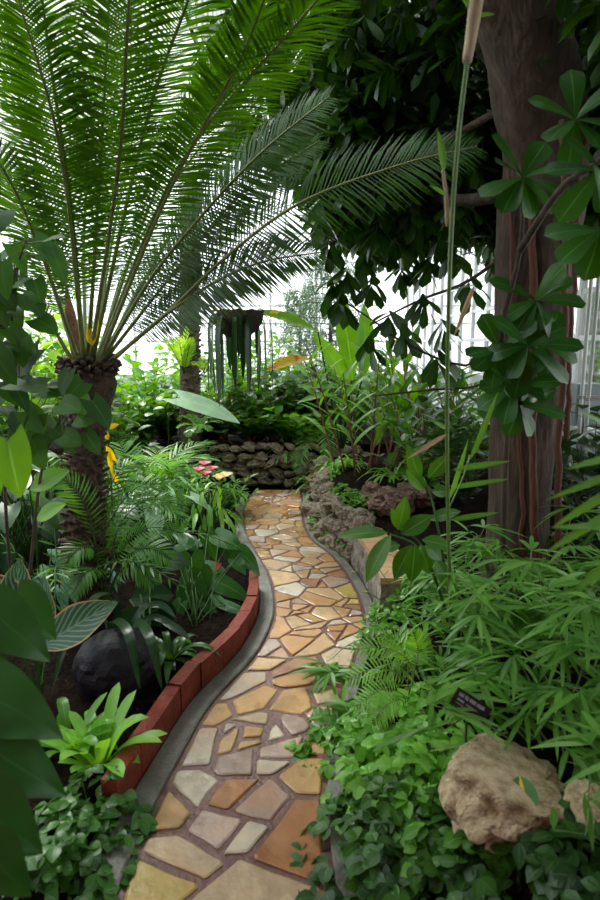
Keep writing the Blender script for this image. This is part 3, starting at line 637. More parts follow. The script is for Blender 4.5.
# ================================================================== second palm, its epiphytes, the hanging basket
b2 = onG(at(190, 420, 7.2)[0], 7.2); c2 = at(190, 185, 7.2)
p2 = thing('palm_tree', b2, 'second palm with straight greyish trunk standing behind the cycad', 'palm')
mb = MB(); tube(mb, spline([b2-(0,0,.1), b2+(.01, 0, .8), c2], 30), [.15, .12, .115, .11], 14)
for k in range(420):
    t = rn.uniform(.02, .98); p = b2*(1-t)+c2*t; a = k*2.399; d = A3([math.cos(a), math.sin(a), .6]); beam(mb, p+d*.09, p+d*rn.uniform(.115, .14), .045, .02)
mb.build('trunk', M['palmgrey'], p2)
for k in range(12):
    a = k*2.399; ml, ms = MB(), MB(); P = arc(c2, (math.cos(a)*.9, math.sin(a)*.9, 1), 1.7*rn.uniform(.8, 1.1), 1.3, 14); pinnate(ml, P, 46, .26, .009, (0, 0, 1), .15, 62, .1, .5, rn)
    tube(ms, P, [.014, .004], 5); f = ml.build('frond', M['cycad'], p2); ms.build('rachis', M['rachis'], f)
palm('fern', at(184, 372, 7.0), 'yellow-green fern with upright fronds perched on the greyish palm trunk', 'fern', 'lime', 7, .5, .13, .014, 14, .5, 3, .35, (-.1, -.2), ang=50)
palm('fern', at(204, 372, 6.95), 'small yellow-green fern on the side of the palm trunk below the upright one', 'fern', 'lime', 6, .34, .1, .013, 11, 1.1, 4, .7, (.3, -.3))
palm('fern', at(198, 428, 6.9), 'light green fern at the foot of the palm trunk above the rock wall', 'fern', 'bright', 8, .36, .1, .011, 14, 1.2, 6, .8, (0, -.3))
hb = at(238, 318, 5.3)
bkt = thing('hanging_basket', hb, 'dark hanging basket trailing long strap-shaped leaves above the far bed', 'basket')
mb = MB(); prof_ = [(.0, -.17), (.1, -.155), (.17, -.1), (.215, -.02), (.225, .06), (.2, .065), (.18, .0), (0, .0)]; ns = 22; v = []; q = []
for r, z in prof_:
    for k in range(ns): a = 2*PI*k/ns; v.append(hb+A3([math.cos(a)*r, math.sin(a)*r, z+.008*math.sin(k*2.7)]))
for i in range(len(prof_)-1):
    for k in range(ns): q.append((i*ns+k, i*ns+(k+1) % ns, (i+1)*ns+(k+1) % ns, (i+1)*ns+k))
mb.add(v, q); mb.build('basket_bowl', M['coir'], bkt); top = A3([hb[0], hb[1], 5.55])
for k in range(3):
    a = 2*PI*k/3+.4; mb = MB(); tube(mb, [hb+A3([math.cos(a)*.215, math.sin(a)*.215, .05]), hb+A3([0, 0, .75])], .003, 5); mb.build('hanger_wire', M['steel'], bkt)
mb = MB(); tube(mb, [hb+A3([0, 0, .74]), top], .004, 5); mb.build('hook_rod', M['steel'], bkt)
ml = MB(); rn = random.Random(9)
for k in range(24):
    a = k*2.399+rn.uniform(-.3, .3); r = .19*math.sqrt(rn.random()); L_ = rn.choice([.32, .42, .5, .58, .66, .75]); p0 = hb+A3([math.cos(a)*r, math.sin(a)*r, .03])
    P = [p0]; dd = nrm(A3([math.cos(a), math.sin(a), rn.uniform(.1, .7)])); n_ = 16
    for j in range(n_): dd = nrm(dd*A3([.62, .62, 1])+A3([0, 0, -.5])+rvec(rn, .05)) if j > 2 or r > .1 else dd; P.append(P[-1]+dd*(L_+.1)/n_)
    ribbon(ml, A3(P), rn.uniform(.016, .028), 'strap', (math.cos(a), math.sin(a), .3))
ml.build('foliage', M['dark'], bkt)

# ================================================================== plants beyond the rock wall
def Q(px, Y): return onG(at(px, 400, Y)[0], Y)
o = thing('elephant_ear', Q(205, 7.1), 'single broad pale blue-green elephant ear leaf on a thin stalk above the rock wall', 'plant'); ml, ms = MB(), MB()
hand_leaf(ml, ms, at(180, 398, 6.3), at(241, 415, 6.1), (0, -.45, 1), .15, tmpl('heart', 10, 5, .3, .05), None)
tube(ms, spline([Q(168, 7.1)-(0, 0, .02), at(168, 425, 6.8), at(166, 405, 6.4), at(182, 399, 6.3)], 12), [.012, .007], 6); ms.build('petiole', M['stem'], o); ml.build('foliage', M['pale'], o)
shrub('shrub', Q(272, 7.6), 'bushy shrub with rounded mid-green leaves in the middle of the bed behind the rock wall', 'shrub', 'mid', 'redstem', 1.15, .55, 26, 16, .17, .058, seed=21, t0=.15)
shrub('shrub', Q(225, 7.5), 'sparse reddish-stemmed shrub under the hanging basket behind the rock wall', 'shrub', 'mid', 'redstem', 1.25, .35, 9, 9, .13, .035, seed=22, t0=.35)
shrub('shrub', Q(300, 7.7), 'dark green leafy shrub behind the rock wall below the yellowing leaf', 'shrub', 'glossy', 'woody', .85, .45, 22, 14, .17, .06, seed=23, t0=.1)
shrub('shrub', Q(245, 8.3), 'taller loose shrub reaching up behind the hanging leaves of the basket', 'shrub', 'bright', 'woody', 1.5, .6, 20, 16, .16, .045, seed=24, t0=.3)
for i, (x, Y_, l) in enumerate([(222, 7.12, 'low bronze-red bromeliad on the rock wall nearest the palm trunk'), (248, 7.12, 'low bronze-red bromeliad on the middle of the rock wall'), (275, 7.15, 'low bronze-red bromeliad on the rock wall below the rounded-leaf shrub')]):
    strap('bromeliad', Q(x, Y_), l, 'bromeliad', 'bronze', 16, .24, .014, 1.0, .9, 30+i)
strap('spider_plant', Q(190, 7.05), 'pale grassy spider plant on the rock wall at the foot of the palm', 'plant', 'grass', 34, .4, .009, 2.2, 1.0, 35)
strap('spider_plant', Q(285, 7.02), 'small grassy spider plant hanging over the middle of the rock wall', 'plant', 'grass', 22, .3, .009, 2.2, 1.1, 36, lean=(0, -.5))
strap('spider_plant', Q(172, 6.6), 'bright grassy spider plant left of the palm trunk behind the flowering clump', 'plant', 'grass', 40, .5, .01, 1.9, .9, 37)
for i, (x, Y_, mt, h, l) in enumerate([(112, 6.6, 'mid', .75, 'leafy shrub beyond the low feathery palm'), (140, 7.3, 'bright', .7, 'bright shrub between the fanned palm and the greyish palm trunk'), (165, 7.6, 'mid', .6, 'shrub just left of the greyish palm trunk, behind the spider plant'), (212, 7.45, 'glossy', .55, 'low dark shrub under the broad pale elephant ear leaf'), (252, 7.35, 'mid', .5, 'low bushy shrub on top of the rock wall behind the bronze plants'), (292, 7.3, 'bright', .5, 'low light green shrub on the rock wall near the ginger'), (330, 7.9, 'mid', .8, 'leafy shrub behind the banana-like plant'), (80, 8.0, 'bright', 1.0, 'pale green shrub seen past the cycad crown near the end glass'), (360, 8.8, 'bright', 1.2, 'tall light shrub behind the ginger canes')]):
    shrub('shrub', Q(x, Y_), l, 'shrub', mt, 'woody', h, .45, 24, 13, .16, .05, seed=190+i, t0=.05)
# grey-green feathery tree far behind
def needle_tree(base, h, r, label, seed):
    rn = random.Random(seed); o = thing('conifer', base, label, 'tree'); ms, ml = MB(), MB(); tube(ms, [base-(0,0,.05), base+(0, 0, h*.9)], [.06, .015], 8); T = tmpl('linear', 2, 2, .2, .1)
    for k in range(70):
        z = h*(.2+.8*(k/70)); a = k*2.399; l = r*(1.1-.75*k/70)*rn.uniform(.7, 1.1); P = arc(base+A3([0, 0, z]), (math.cos(a), math.sin(a), .3), l, .5, 6); tube(ms, P, [.008, .002], 4, False)
        t = np.array([rn.uniform(.2, 1) for _ in range(64)]); p, tg = samp(P, t); dd = tg*.5+A3([rvec(rn, .7) for _ in range(64)]); leaves(ml, T, p, dd, (0, .2, 1), A3([rn.uniform(.1, .2) for _ in range(64)]), .008)
    ms.build('trunk', M['woody'], o); ml.build('foliage', M['greygreen'], o)
needle_tree(Q(330, 9.6), 2.5, 1.1, 'feathery grey-green conifer standing behind the ginger plants at the back', 41)
needle_tree(Q(300, 11.5), 2.2, .9, 'smaller feathery grey-green conifer further back near the end glass wall', 42)
shrub('shrub', Q(318, 8.6), 'dense dark shrub shading the gap beneath the feathery conifer', 'shrub', 'dark', 'woody', .95, .6, 26, 16, .16, .045, seed=43, t0=.05)
palm('palm', Q(318, 7.4), 'small palm with fine drooping pale fronds between the shrubs and the ginger', 'palm', 'grass', 9, .95, .2, .006, 30, 1.7, 44, .7)
# left far background
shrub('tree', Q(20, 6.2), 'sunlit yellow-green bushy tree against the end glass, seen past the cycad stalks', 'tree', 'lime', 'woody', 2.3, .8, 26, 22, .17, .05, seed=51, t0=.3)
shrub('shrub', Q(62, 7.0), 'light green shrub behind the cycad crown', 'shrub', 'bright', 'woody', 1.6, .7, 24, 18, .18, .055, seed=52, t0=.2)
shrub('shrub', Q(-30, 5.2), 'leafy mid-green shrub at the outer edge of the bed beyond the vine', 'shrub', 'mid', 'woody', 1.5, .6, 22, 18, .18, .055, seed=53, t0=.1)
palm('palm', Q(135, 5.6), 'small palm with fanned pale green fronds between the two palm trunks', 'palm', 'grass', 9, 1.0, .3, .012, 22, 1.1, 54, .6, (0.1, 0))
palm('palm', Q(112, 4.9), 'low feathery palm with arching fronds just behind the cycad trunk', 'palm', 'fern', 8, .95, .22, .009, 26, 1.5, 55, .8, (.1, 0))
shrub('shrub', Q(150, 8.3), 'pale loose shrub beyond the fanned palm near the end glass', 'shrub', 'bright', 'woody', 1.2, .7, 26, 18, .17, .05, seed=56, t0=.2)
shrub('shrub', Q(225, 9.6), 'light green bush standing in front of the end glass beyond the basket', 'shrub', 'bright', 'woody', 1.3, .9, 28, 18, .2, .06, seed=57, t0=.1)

# ================================================================== left bed, middle distance
clump('caladium', Q(150, 4.8), 'clump of pale whitish-green broad leaves behind the cycad trunk', 'plant', 'pale', 12, (.3, .5), .26, .09, 'heart', 61, .9)
clump('caladium', Q(140, 5.3), 'bright broad-leaved plant beyond the whitish clump', 'plant', 'bright', 12, (.35, .55), .28, .09, 'ellip', 62, .8)
clump('peace_lily', gp(170, 492), 'lime-green broad-leaved plant beside the pink flowers', 'plant', 'lime', 16, (.2, .4), .2, .06, 'ellip', 63, .9)
fl = clump('anthurium', gp(205, 535), 'tall light green clump with slender leaves and pink flowers by the path bend', 'plant', 'grass', 60, (.25, .5), .22, .026, 'lance', 64, .75, bend=.8, cols=3, tiltd=.7)
rn = random.Random(2)
for (x, y) in [(199, 470), (205, 464), (212, 469), (206, 474)]:
    mb = MB(); p = at(x, y, 4.75); leaves(mb, tmpl('heart', 5, 3, .3, .3), np.repeat(p[None], 4, 0), A3([(math.cos(a), math.sin(a), .5) for a in (0, 1.6, 3.1, 4.7)]), (0, -.3, 1), .055, .026); mb.build('flower', M['pink'], fl)['label'] = 'pink flower'
for (x, y) in [(219, 478), (225, 476)]:
    mb = MB(); p = at(x, y, 4.6); leaves(mb, tmpl('heart', 5, 3, .3, .3), np.repeat(p[None], 3, 0), A3([(math.cos(a), math.sin(a), .5) for a in (0, 2, 4)]), (0, -.4, 1), .07, .03); mb.build('flower', M['cream'], fl)['label'] = 'yellowish cream flower'
shrub('shrub', gp(190, 520), 'fine-leaved bright green bush in front of the pink flowers', 'shrub', 'grass', 'stem', .5, .3, 20, 14, .12, .022, 'lance', 65, t0=.2)
shrub('shrub', gp(228, 512), 'fine-leaved mid-green bush overhanging the kerb at the path bend', 'shrub', 'bright', 'stem', .36, .25, 18, 12, .12, .026, 'lance', 66, t0=.2)
clump('philodendron', gp(238, 508), 'spreading plant with long pointed green leaves reaching over the far kerb', 'plant', 'mid', 6, (.1, .18), .22, .04, 'ellip', 67, 1.2, lean=(.1, .1))
# big-leaved clumps close to the brick edging
o = thing('philodendron', gp(218, 618), 'dark glossy clump with big heart-shaped leaves beside the path bend', 'plant'); ml, ms = MB(), MB(); T = tmpl('cordate', 14, 7, .55, .12, .04); ft = gp(198, 622)
for (x0, y0, x1, y1, hw, Y_, u) in [(372,212,472,252,44,3.8,(.2,-.6,.8)),(328,205,350,312,36,3.85,(-.4,-.8,.5)),(200,255,98,352,60,3.7,(-.3,-.8,.5)),(268,290,280,398,48,3.6,(.1,-.8,.5)),(345,372,525,442,48,3.55,(.2,-.5,.9)),(302,345,318,442,44,3.5,(0,-.8,.5)),(244,415,268,508,40,3.4,(-.3,-.8,.5)),(395,468,502,498,26,3.4,(.2,-.5,.9)),(455,272,535,352,38,3.75,(.4,-.7,.6)),(222,238,268,246,40,3.75,(.2,-.8,.6)),(290,225,262,262,36,3.9,(-.2,-.8,.6)),(432,300,475,348,30,3.7,(.2,-.6,.8)),(222,205,70,285,30,3.85,(-.5,-.3,.9)),(340,440,420,478,30,3.45,(.2,-.5,.9)),(318,330,392,330,34,3.65,(.1,-.7,.7)),(282,395,330,480,36,3.42,(.1,-.8,.5)),(300,285,330,345,34,3.75,(0,-.8,.6)),(262,360,214,420,34,3.5,(-.3,-.8,.5)),(400,250,440,318,34,3.8,(.2,-.7,.7)),(228,465,190,540,34,3.35,(-.3,-.8,.5)),(330,470,372,548,26,3.35,(.2,-.7,.6))]:
    hand_leaf(ml, ms, at(120+x0*.2667, 480+y0*.2667, Y_), at(120+x1*.2667, 480+y1*.2667, Y_-.07), u, hw*.2667/600*Y_*1.03, T, ft+rvec(rn, .03)*A3([1, 1, 0]), .0028)
mb = MB(); p = at(216, 567, 3.6); leaves(mb, tmpl('cordate', 8, 5, .3, .2), p, (.5, -.3, .5), (-.3, -.8, .5), .05, .022); mb.build('flower', M['redflower'], o)['label'] = 'small coral red flower'
ms.build('petiole', M['stem'], o); ml.build('foliage', M['anth'], o)
o = thing('philodendron', gp(150, 640), 'broad dark oval-leaved plant between the feathery palm and the brick edging', 'plant'); ml, ms = MB(), MB(); ft = gp(150, 645); T = tmpl('ellip', 8, 5, .4, .15, .03)
for (x0, y0, x1, y1, Y_, w, u) in [(136,578,172,532,3.35,.1,(.2,-.9,.4)),(130,600,172,592,3.2,.1,(.1,-.7,.7)),(150,598,168,635,3.15,.1,(.1,-.9,.3)),(140,606,128,640,3.1,.09,(-.2,-.9,.3)),(150,560,190,560,3.4,.08,(0,-.5,.8))]:
    hand_leaf(ml, ms, at(x0, y0, Y_), at(x1, y1, Y_), u, w, T, ft, .005)
ms.build('petiole', M['stem'], o); ml.build('foliage', M['dark'], o)
o = thing('parlour_palm', gp(104, 615), 'small parlour palm with bright feathery fronds arching across the cycad trunk base', 'palm'); rn = random.Random(71); ft = gp(104, 615)-(0, 0, .02)
for ctrl in [[(110,578,3.25),(118,528,3.25),(148,500,3.2),(186,506,3.2)],[(105,575,3.25),(105,532,3.25),(136,488,3.25),(176,484,3.3)],[(110,580,3.2),(124,546,3.15),(150,528,3.1),(182,532,3.1)],[(100,578,3.2),(92,548,3.1),(74,552,3.0),(58,578,2.95)],[(112,590,3.15),(120,572,3.05),(136,564,2.95),(154,584,2.9)],[(98,560,3.2),(88,512,3.15),(68,482,3.1),(46,480,3.05)],[(103,560,3.3),(104,510,3.4),(120,470,3.5),(150,462,3.6)],[(104,585,3.1),(98,570,3.0),(86,572,2.9),(72,594,2.85)],[(112,585,3.15),(128,556,3.0),(150,548,2.95),(172,560,2.9)]]:
    P = spline([ft]+[at(*c) for c in ctrl], 26); ml, ms = MB(), MB(); pinnate(ml, P, 26, .125, .0085, (0, -.55, .85), .38, 66, .05, .5, rn, 'lance', jit=.06, seg=3); tube(ms, P, [.005, .002], 5); f = ml.build('frond', M['fern'], o); ms.build('rachis', M['stem'], f)
palm('parlour_palm', gp(62, 610), 'thin parlour palm with dark fronds beside the cycad trunk, above the blue-green leaves', 'palm', 'mid', 6, 1.15, .14, .012, 15, 1.2, 72, .5, (.15, 0), shape='lance')
clump('blue_leaf_plant', gp(48, 600), 'blue-grey ridged broad-leaved plant behind the striped calathea', 'plant', 'blue', 16, (.18, .4), .26, .06, 'lance', 73, .9, bend=.9)
clump('aspidistra', gp(10, 560), 'dark broad-leaved clump at the back of the bed below the vine', 'plant', 'dark', 18, (.3, .6), .3, .07, 'ellip', 74, .8)
clump('philodendron', gp(20, 530), 'tall mid-green plant with arrow-like leaves beneath the climbing vine', 'plant', 'mid', 14, (.5, .8), .24, .08, 'heart', 75, .6)
clump('ti_plant', gp(52, 545), 'lime-edged leafy plant at the trunk of the cycad below the vine', 'plant', 'bright', 9, (.45, .75), .22, .05, 'ellip', 76, .5)
clump('philodendron', Q(95, 4.4), 'tangle of dark green leaves filling the bed directly behind the cycad trunk', 'plant', 'glossy', 20, (.3, .7), .24, .07, 'ellip', 77, .9)
clump('philodendron', Q(20, 4.0), 'tall dark leafy plant beyond the vine at the edge of the house', 'plant', 'glossy', 22, (.6, 1.1), .26, .09, 'heart', 78, .8)
# striped calathea
o = thing('calathea', gp(40, 700), 'calathea with large dark leaves striped silvery green and browned at the edges', 'plant'); ml, ms = MB(), MB(); ft = gp(40, 700); T = tmpl('ellip', 12, 7, .35, .22, .05)
for (x0, y0, x1, y1, Y_, w, u) in [(40,648,110,600,2.35,.085,(.1,-.75,.65)),(14,640,16,562,2.4,.085,(.2,-.95,.1)),(30,620,-25,575,2.4,.09,(-.1,-.8,.5)),(50,640,36,578,2.55,.07,(-.3,-.9,.2))]:
    hand_leaf(ml, ms, at(x0, y0, Y_), at(x1, y1, Y_), u, w, T, ft, .005)
ms.build('petiole', M['stem'], o); ml.build('foliage', M['calathea'], o)
# long dark straps over the black boulder
o = thing('crinum', gp(128, 668), 'dark arching strap-leaved lily draped over the black boulder', 'plant'); ml = MB(); rn = random.Random(7)
for ctrl in [[(122,650,2.85),(112,622,2.75),(128,632,2.4),(140,690,2.3)],[(124,650,2.85),(135,622,2.8),(150,638,2.45),(162,690,2.4)],[(120,650,2.85),(100,618,2.8),(72,630,2.4),(52,690,2.3)],[(124,650,2.85),(150,618,2.9),(175,628,2.8),(190,640,2.75)],[(121,650,2.85),(115,600,2.85),(98,596,2.7),(82,615,2.5)],[(126,650,2.85),(140,612,2.9),(160,605,2.9),(176,618,2.85)]]:
    ribbon(ml, spline([at(*c) for c in ctrl], 16), .022, 'strap', (0, -.5, 1), .2)
b = gp(124, 662); ms = MB(); tube(ms, [b-(0,0,.03), at(122, 650, 2.85)], [.03, .02], 8); ms.build('crown', M['stem'], o); ml.build('foliage', M['dark'], o)
strap('lily', gp(170, 660), 'small green strap-leaved clump against the brick edging beside the black boulder', 'plant', 'mid', 18, .3, .02, 1.6, .9, 81)
strap('birds_nest_fern', gp(98, 768), 'bright light green fern with wavy tongue-shaped leaves in front of the black boulder', 'fern', 'grassbright', 22, .3, .027, .8, .75, 82, 'nest', nest=.03)
strap('birds_nest_fern', gp(70, 752), 'light green tongue-leaved rosette tucked beneath the calathea leaves', 'fern', 'bright', 14, .26, .022, 1.0, .8, 83, 'nest', nest=.02)
for i, (x, y, l) in enumerate([(108, 830, 'low patch of quilted dark green leaves beside the nearest stretch of kerb'), (72, 850, 'low quilted-leaf plant between the kerb patch and the big dark leaves'), (105, 885, 'quilted-leaf plant at the bottom of the bed by the kerb'), (70, 900, 'quilted-leaf plant in the shade at the very front of the bed')]):
    mound('pilea', gp(x, y), l, 'plant', 'mid', .12, .16, 46, .05, .02, 'ellip', 84+i)
# near big dark leaves in the corner
o = thing('philodendron', gp(10, 900), 'very large dark leaves of a philodendron closest to the camera in the shaded corner', 'plant'); ml, ms = MB(), MB(); T = tmpl('cordate', 16, 9, .5, .12, .06); rn = random.Random(12); ft = A3([-1.05, 1.2, .15])
for (x0, y0, x1, y1, Y_, w, u) in [(-10,610,50,660,1.5,.075,(.1,-.7,.7)),(-20,690,62,735,1.35,.085,(.2,-.7,.7)),(-30,735,66,800,1.3,.09,(.1,-.7,.6)),(-25,800,40,860,1.15,.08,(.1,-.8,.6)),(-10,850,25,905,1.1,.06,(0,-.9,.4)),(-40,660,20,700,1.45,.08,(.1,-.7,.7)),(20,600,55,640,1.75,.07,(.2,-.8,.5)),(0,740,30,790,1.45,.07,(.2,-.8,.5))]:
    hand_leaf(ml, ms, at(x0, y0, Y_), at(x1, y1, Y_-.05), u, w, T, ft+rvec(rn, .03), .005)
ms.build('petiole', M['stem'], o); ml.build('foliage', M['bigleaf'], o)
o = thing('philodendron', gp(-40, 560), 'blurred bright green heart leaf hanging close to the camera below the vine', 'plant'); ml, ms = MB(), MB(); T = tmpl('heart', 9, 5, .4, .15)
hand_leaf(ml, ms, at(8, 440, 1.75), at(18, 498, 1.7), (.2, -.9, .4), .058, T, None); hand_leaf(ml, ms, at(-8, 452, 1.8), at(-16, 510, 1.8), (-.2, -.9, .4), .06, T, None)
gb = onG(-1.25, 2.1); tube(ms, spline([gb-(0,0,.02), at(-20, 520, 1.9), at(-8, 446, 1.8), at(8, 440, 1.75)], 10), [.007, .004], 5); ms.build('stem', M['stem'], o); ml.build('foliage', M['bright'], o)
o = thing('aglaonema', gp(60, 560), 'pair of light green leaves lit against the dark bed beside the cycad trunk', 'plant'); ml, ms = MB(), MB()
hand_leaf(ml, ms, at(30, 490, 2.7), at(66, 468, 2.7), (.1, -.7, .7), .055, tmpl('ellip', 8, 5, .3, .2), gp(40, 585)); hand_leaf(ml, ms, at(36, 520, 2.8), at(62, 502, 2.75), (.1, -.7, .7), .045, tmpl('ellip', 8, 5, .3, .2), gp(40, 585)); ms.build('petiole', M['stem'], o); ml.build('foliage', M['grass'], o)
# climbing vine, upper left
o = thing('climbing_vine', gp(15, 620), 'climbing vine with dark heart-shaped leaves hanging in front of the cycad', 'vine'); ml, ms = MB(), MB(); rn = random.Random(15); T = tmpl('heart', 8, 5, .45, .05, .04)
stems = [spline([gp(15, 620)-(0,0,.02), at(5, 480, 2.7), at(20, 380, 2.6), at(10, 300, 2.5), at(26, 240, 2.4)], 30), spline([gp(25, 622)-(0,0,.02), at(40, 480, 2.7), at(60, 420, 2.6), at(72, 375, 2.5)], 24), spline([gp(5, 620)-(0,0,.02), at(-25, 450, 2.6), at(-15, 330, 2.5), at(-30, 200, 2.4)], 24)]
for P in stems: tube(ms, P, [.009, .004], 6)
for (P, n, t0) in ((stems[0], 46, .35), (stems[1], 16, .5), (stems[2], 24, .4)):
    for t in np.linspace(t0, 1, n):
        p, tg = samp(P, [t]); off = A3([rn.uniform(-.13, .13), rn.uniform(-.15, .1), rn.uniform(-.08, .06)]); tube(ms, [p[0], p[0]+off], .002, 4, False)
        leaves(ml, T, p[0]+off, (rn.uniform(-.8, .8), rn.uniform(-.6, .1), rn.uniform(-.9, .1)), (rn.uniform(-.5, .5), -.6, .8), rn.uniform(.09, .16), rn.uniform(.035, .055))
ms.build('stem', M['woody'], o); ml.build('foliage', M['vine'], o)

# ================================================================== the big tree on the right
tb = onG(1.17, 3.1)
tree = thing('tree', tb, 'large tree with thick brown trunk and hanging aerial roots shading the raised bed', 'tree')
mb = MB(); P = spline([tb-(0, 0, .12), tb+(0, 0, .12), at(520, 480, 3.12), at(524, 380, 3.1), at(532, 260, 3.1), at(545, 150, 3.05), at(528, 50, 2.9), at(488, -60, 2.8), A3([.62, 2.75, 3.95]), A3([.5, 2.8, 4.5])], 52); tube(mb, P, [.25, .17, .15, .16, .185, .2, .19, .17, .15, .12, .08], 28)
v = mb.v[0]
for i in range(len(v)):
    q_ = Vector(v[i]); f = noise.noise(Vector((q_.x*5, q_.y*5, q_.z*1.3)))*.035+noise.noise(Vector((q_.x*16, q_.y*16, q_.z*3)))*.014; c = P[min(i//28, 51)]; d = v[i]-c; d[2] = 0; v[i] = v[i]+nrm(d)*f
mb.build('trunk', M['bark'], tree)
for ctrl, r in [([(531,200,2.92),(534,330,2.9),(533,450,2.9),(536,590,2.9)], .02), ([(562,120,2.8),(566,260,2.8),(560,420,2.82),(556,590,2.85)], .017), ([(508,170,2.95),(512,260,2.93),(510,350,2.93),(521,470,2.95),(524,590,2.95)], .01), ([(590,60,2.9),(578,200,2.9),(571,330,2.9),(566,440,2.9)], .012)]:
    mb = MB(); pp = spline([at(*c) for c in ctrl], 26); 
    if ctrl[-1][1] > 500: pp[-1][2] = float(H(pp[-1][0], pp[-1][1]))-.02
    pp[1:-1] += A3([rvec(rn, .004) for _ in range(24)]); tube(mb, pp, [r*.8, r, r*.9, r*1.15], 9); mb.build('aerial_root', M['root'], tree)
for ctrl, r in [([(545,120,3.0),(480,40,3.3),(400,-30,3.8)], .07), ([(540,180,3.05),(470,200,3.5),(390,190,4.2),(330,150,4.8)], .04), ([(520,300,3.1),(470,365,3.4),(400,340,3.7),(375,322,3.8),(335,295,3.9)], .009), ([(515,360,3.1),(480,385,3.4),(430,390,3.6),(372,396,3.7)], .009), ([(545,140,3.05),(580,60,3.4),(600,-20,3.8)], .05), ([(535,230,3.1),(470,280,3.5),(420,300,3.9),(370,325,4.2)], .012), ([(500,110,3.2),(430,150,3.6),(360,200,3.9),(325,260,4.0)], .02), ([(560,200,3.0),(600,190,2.7),(640,150,2.4)], .02)]:
    mb = MB(); tube(mb, spline([at(*c) for c in ctrl], 16), [r, r*.5], 8); mb.build('branch', M['bark'], tree)
rn = random.Random(77); R_ = np.random.RandomState(5)
bs, ds, us, Ls, Ws = [], [], [], [], []
def sprig(c, ax, n, L, W):
    c = A3([min(c[0], 2.5), c[1], c[2]])
    for k in range(n):
        a = k*2.399+rn.uniform(-.3, .3); s = nrm(np.cross(ax, (.3, .5, .8))); t = np.cross(s, ax); tl = k/n
        bs.append(c-ax*.1*tl); ds.append((s*math.cos(a)+t*math.sin(a))*1.0+ax*(.9-.7*tl)+A3([0, 0, -.35])); us.append(A3([0, 0, 1.])+rvec(rn, .25)); Ls.append(L*rn.uniform(.75, 1.1)); Ws.append(W*rn.uniform(.85, 1.1))
def blob(c, r, n, L=.19, W=.04):
    for _ in range(n):
        u = nrm(R_.normal(size=3))*R_.uniform(.3, 1)**(1/3); p = A3(c)+u*A3(r); ax = nrm(u*A3([1, 1, .6])+A3([0, 0, -.5])+R_.normal(0, .4, 3)); sprig(p, ax, 8, L, W)
blob((1.15, 4.7, 3.4), (1.35, 1.6, .95), 800); blob((1.75, 2.7, 3.25), (.9, 1.2, .75), 330); blob((.25, 6.2, 4.0), (1.3, 1.4, .8), 420); blob((2.15, 5.6, 3.0), (.45, 1.6, .8), 300); blob((.35, 4.6, 2.95), (.35, .8, .55), 150); blob((.9, 5.6, 3.0), (.9, .8, .6), 260); blob((2.0, 3.2, 3.0), (.5, .7, .6), 140); blob((.9, .3, 3.4), (2.0, 1.7, .45), 620, .22, .05); blob((2.3, 3.6, 3.5), (.45, 1.2, .9), 300); blob((1.2, 5.2, 4.2), (1.5, 1.6, .5), 380, .22, .05); blob((-1.6, .2, 3.6), (1.2, 1.6, .4), 260, .22, .05)  # blobs above and behind the camera are unseen foliage added to block skylight
blob((.75, 4.3, 2.75), (.75, .7, .45), 170); blob((1.6, 4.2, 2.75), (.6, .7, .5), 170)
for (x, y, Y_) in [(330,262,3.8),(318,240,3.9),(345,292,3.8),(332,300,3.9),(350,235,4),(375,250,3.9),(398,262,4),(400,290,4.1),(428,282,4),(452,268,3.9),(380,215,3.8),(420,230,3.8),(455,225,3.7),(345,205,3.9),(322,215,4.0),(365,275,4.1),(470,300,3.7),(415,255,4.2),(440,250,4.1),(345,318,3.9),(385,335,3.8),(405,348,3.7),(425,318,3.9),(445,345,3.6),(372,300,3.9),(438,375,3.6),(372,360,3.8)]:
    sprig(at(x, y-12, Y_), nrm(A3([rn.uniform(-.3, .3), -.2, -.9])), 10 if y < 300 else 6, .2, .042)
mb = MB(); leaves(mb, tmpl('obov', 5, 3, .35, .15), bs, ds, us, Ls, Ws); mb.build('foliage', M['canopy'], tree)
# crown of the neighbouring tree behind, over the path
# ================================================================== thick-leaved climber on the trunk
o = thing('clusia', onG(1.0, 2.75), 'thick-leaved shrub with rounded glossy leaves clambering up the big tree trunk', 'shrub'); ml, ms = MB(), MB(); rn = random.Random(31)
st_ = [spline([onG(1.0, 2.75)-(0,0,.03), at(505, 480, 2.75), at(512, 395, 2.7), at(526, 345, 2.65), at(534, 300, 2.62)], 20), spline([at(512, 395, 2.7), at(500, 340, 2.6), at(520, 250, 2.6), at(522, 175, 2.6)], 16), spline([at(520, 250, 2.6), at(560, 190, 2.3), at(600, 160, 2.1), at(640, 120, 2.0)], 14)]
for P in st_: mb = MB(); tube(mb, P, [.016, .008], 7); mb.build('stem', M['bark'], o)
T = tmpl('obov', 9, 5, .35, .1)
for (x, y, Y_, n, L_) in [(522,178,2.55,9,.2),(536,300,2.6,8,.2),(528,345,2.55,8,.21),(515,385,2.6,9,.19),(500,350,2.6,7,.18),(520,405,2.6,6,.18),(545,345,2.65,5,.18),(600,170,2.0,8,.19),(600,230,1.9,7,.19),(575,120,2.3,7,.18)]:
    c = at(x, y, Y_)
    for k in range(n):
        a = 2*PI*k/n+rn.uniform(-.3, .3); d = A3([math.cos(a), rn.uniform(-.8, .1), math.sin(a)*.9-.15]); leaves(ml, T, c, d, (rn.uniform(-.3, .3)+d[0]*.2, -.7, .8), L_*rn.uniform(.75, 1.1), L_*.29)
ml.build('foliage', M['clusia'], o)

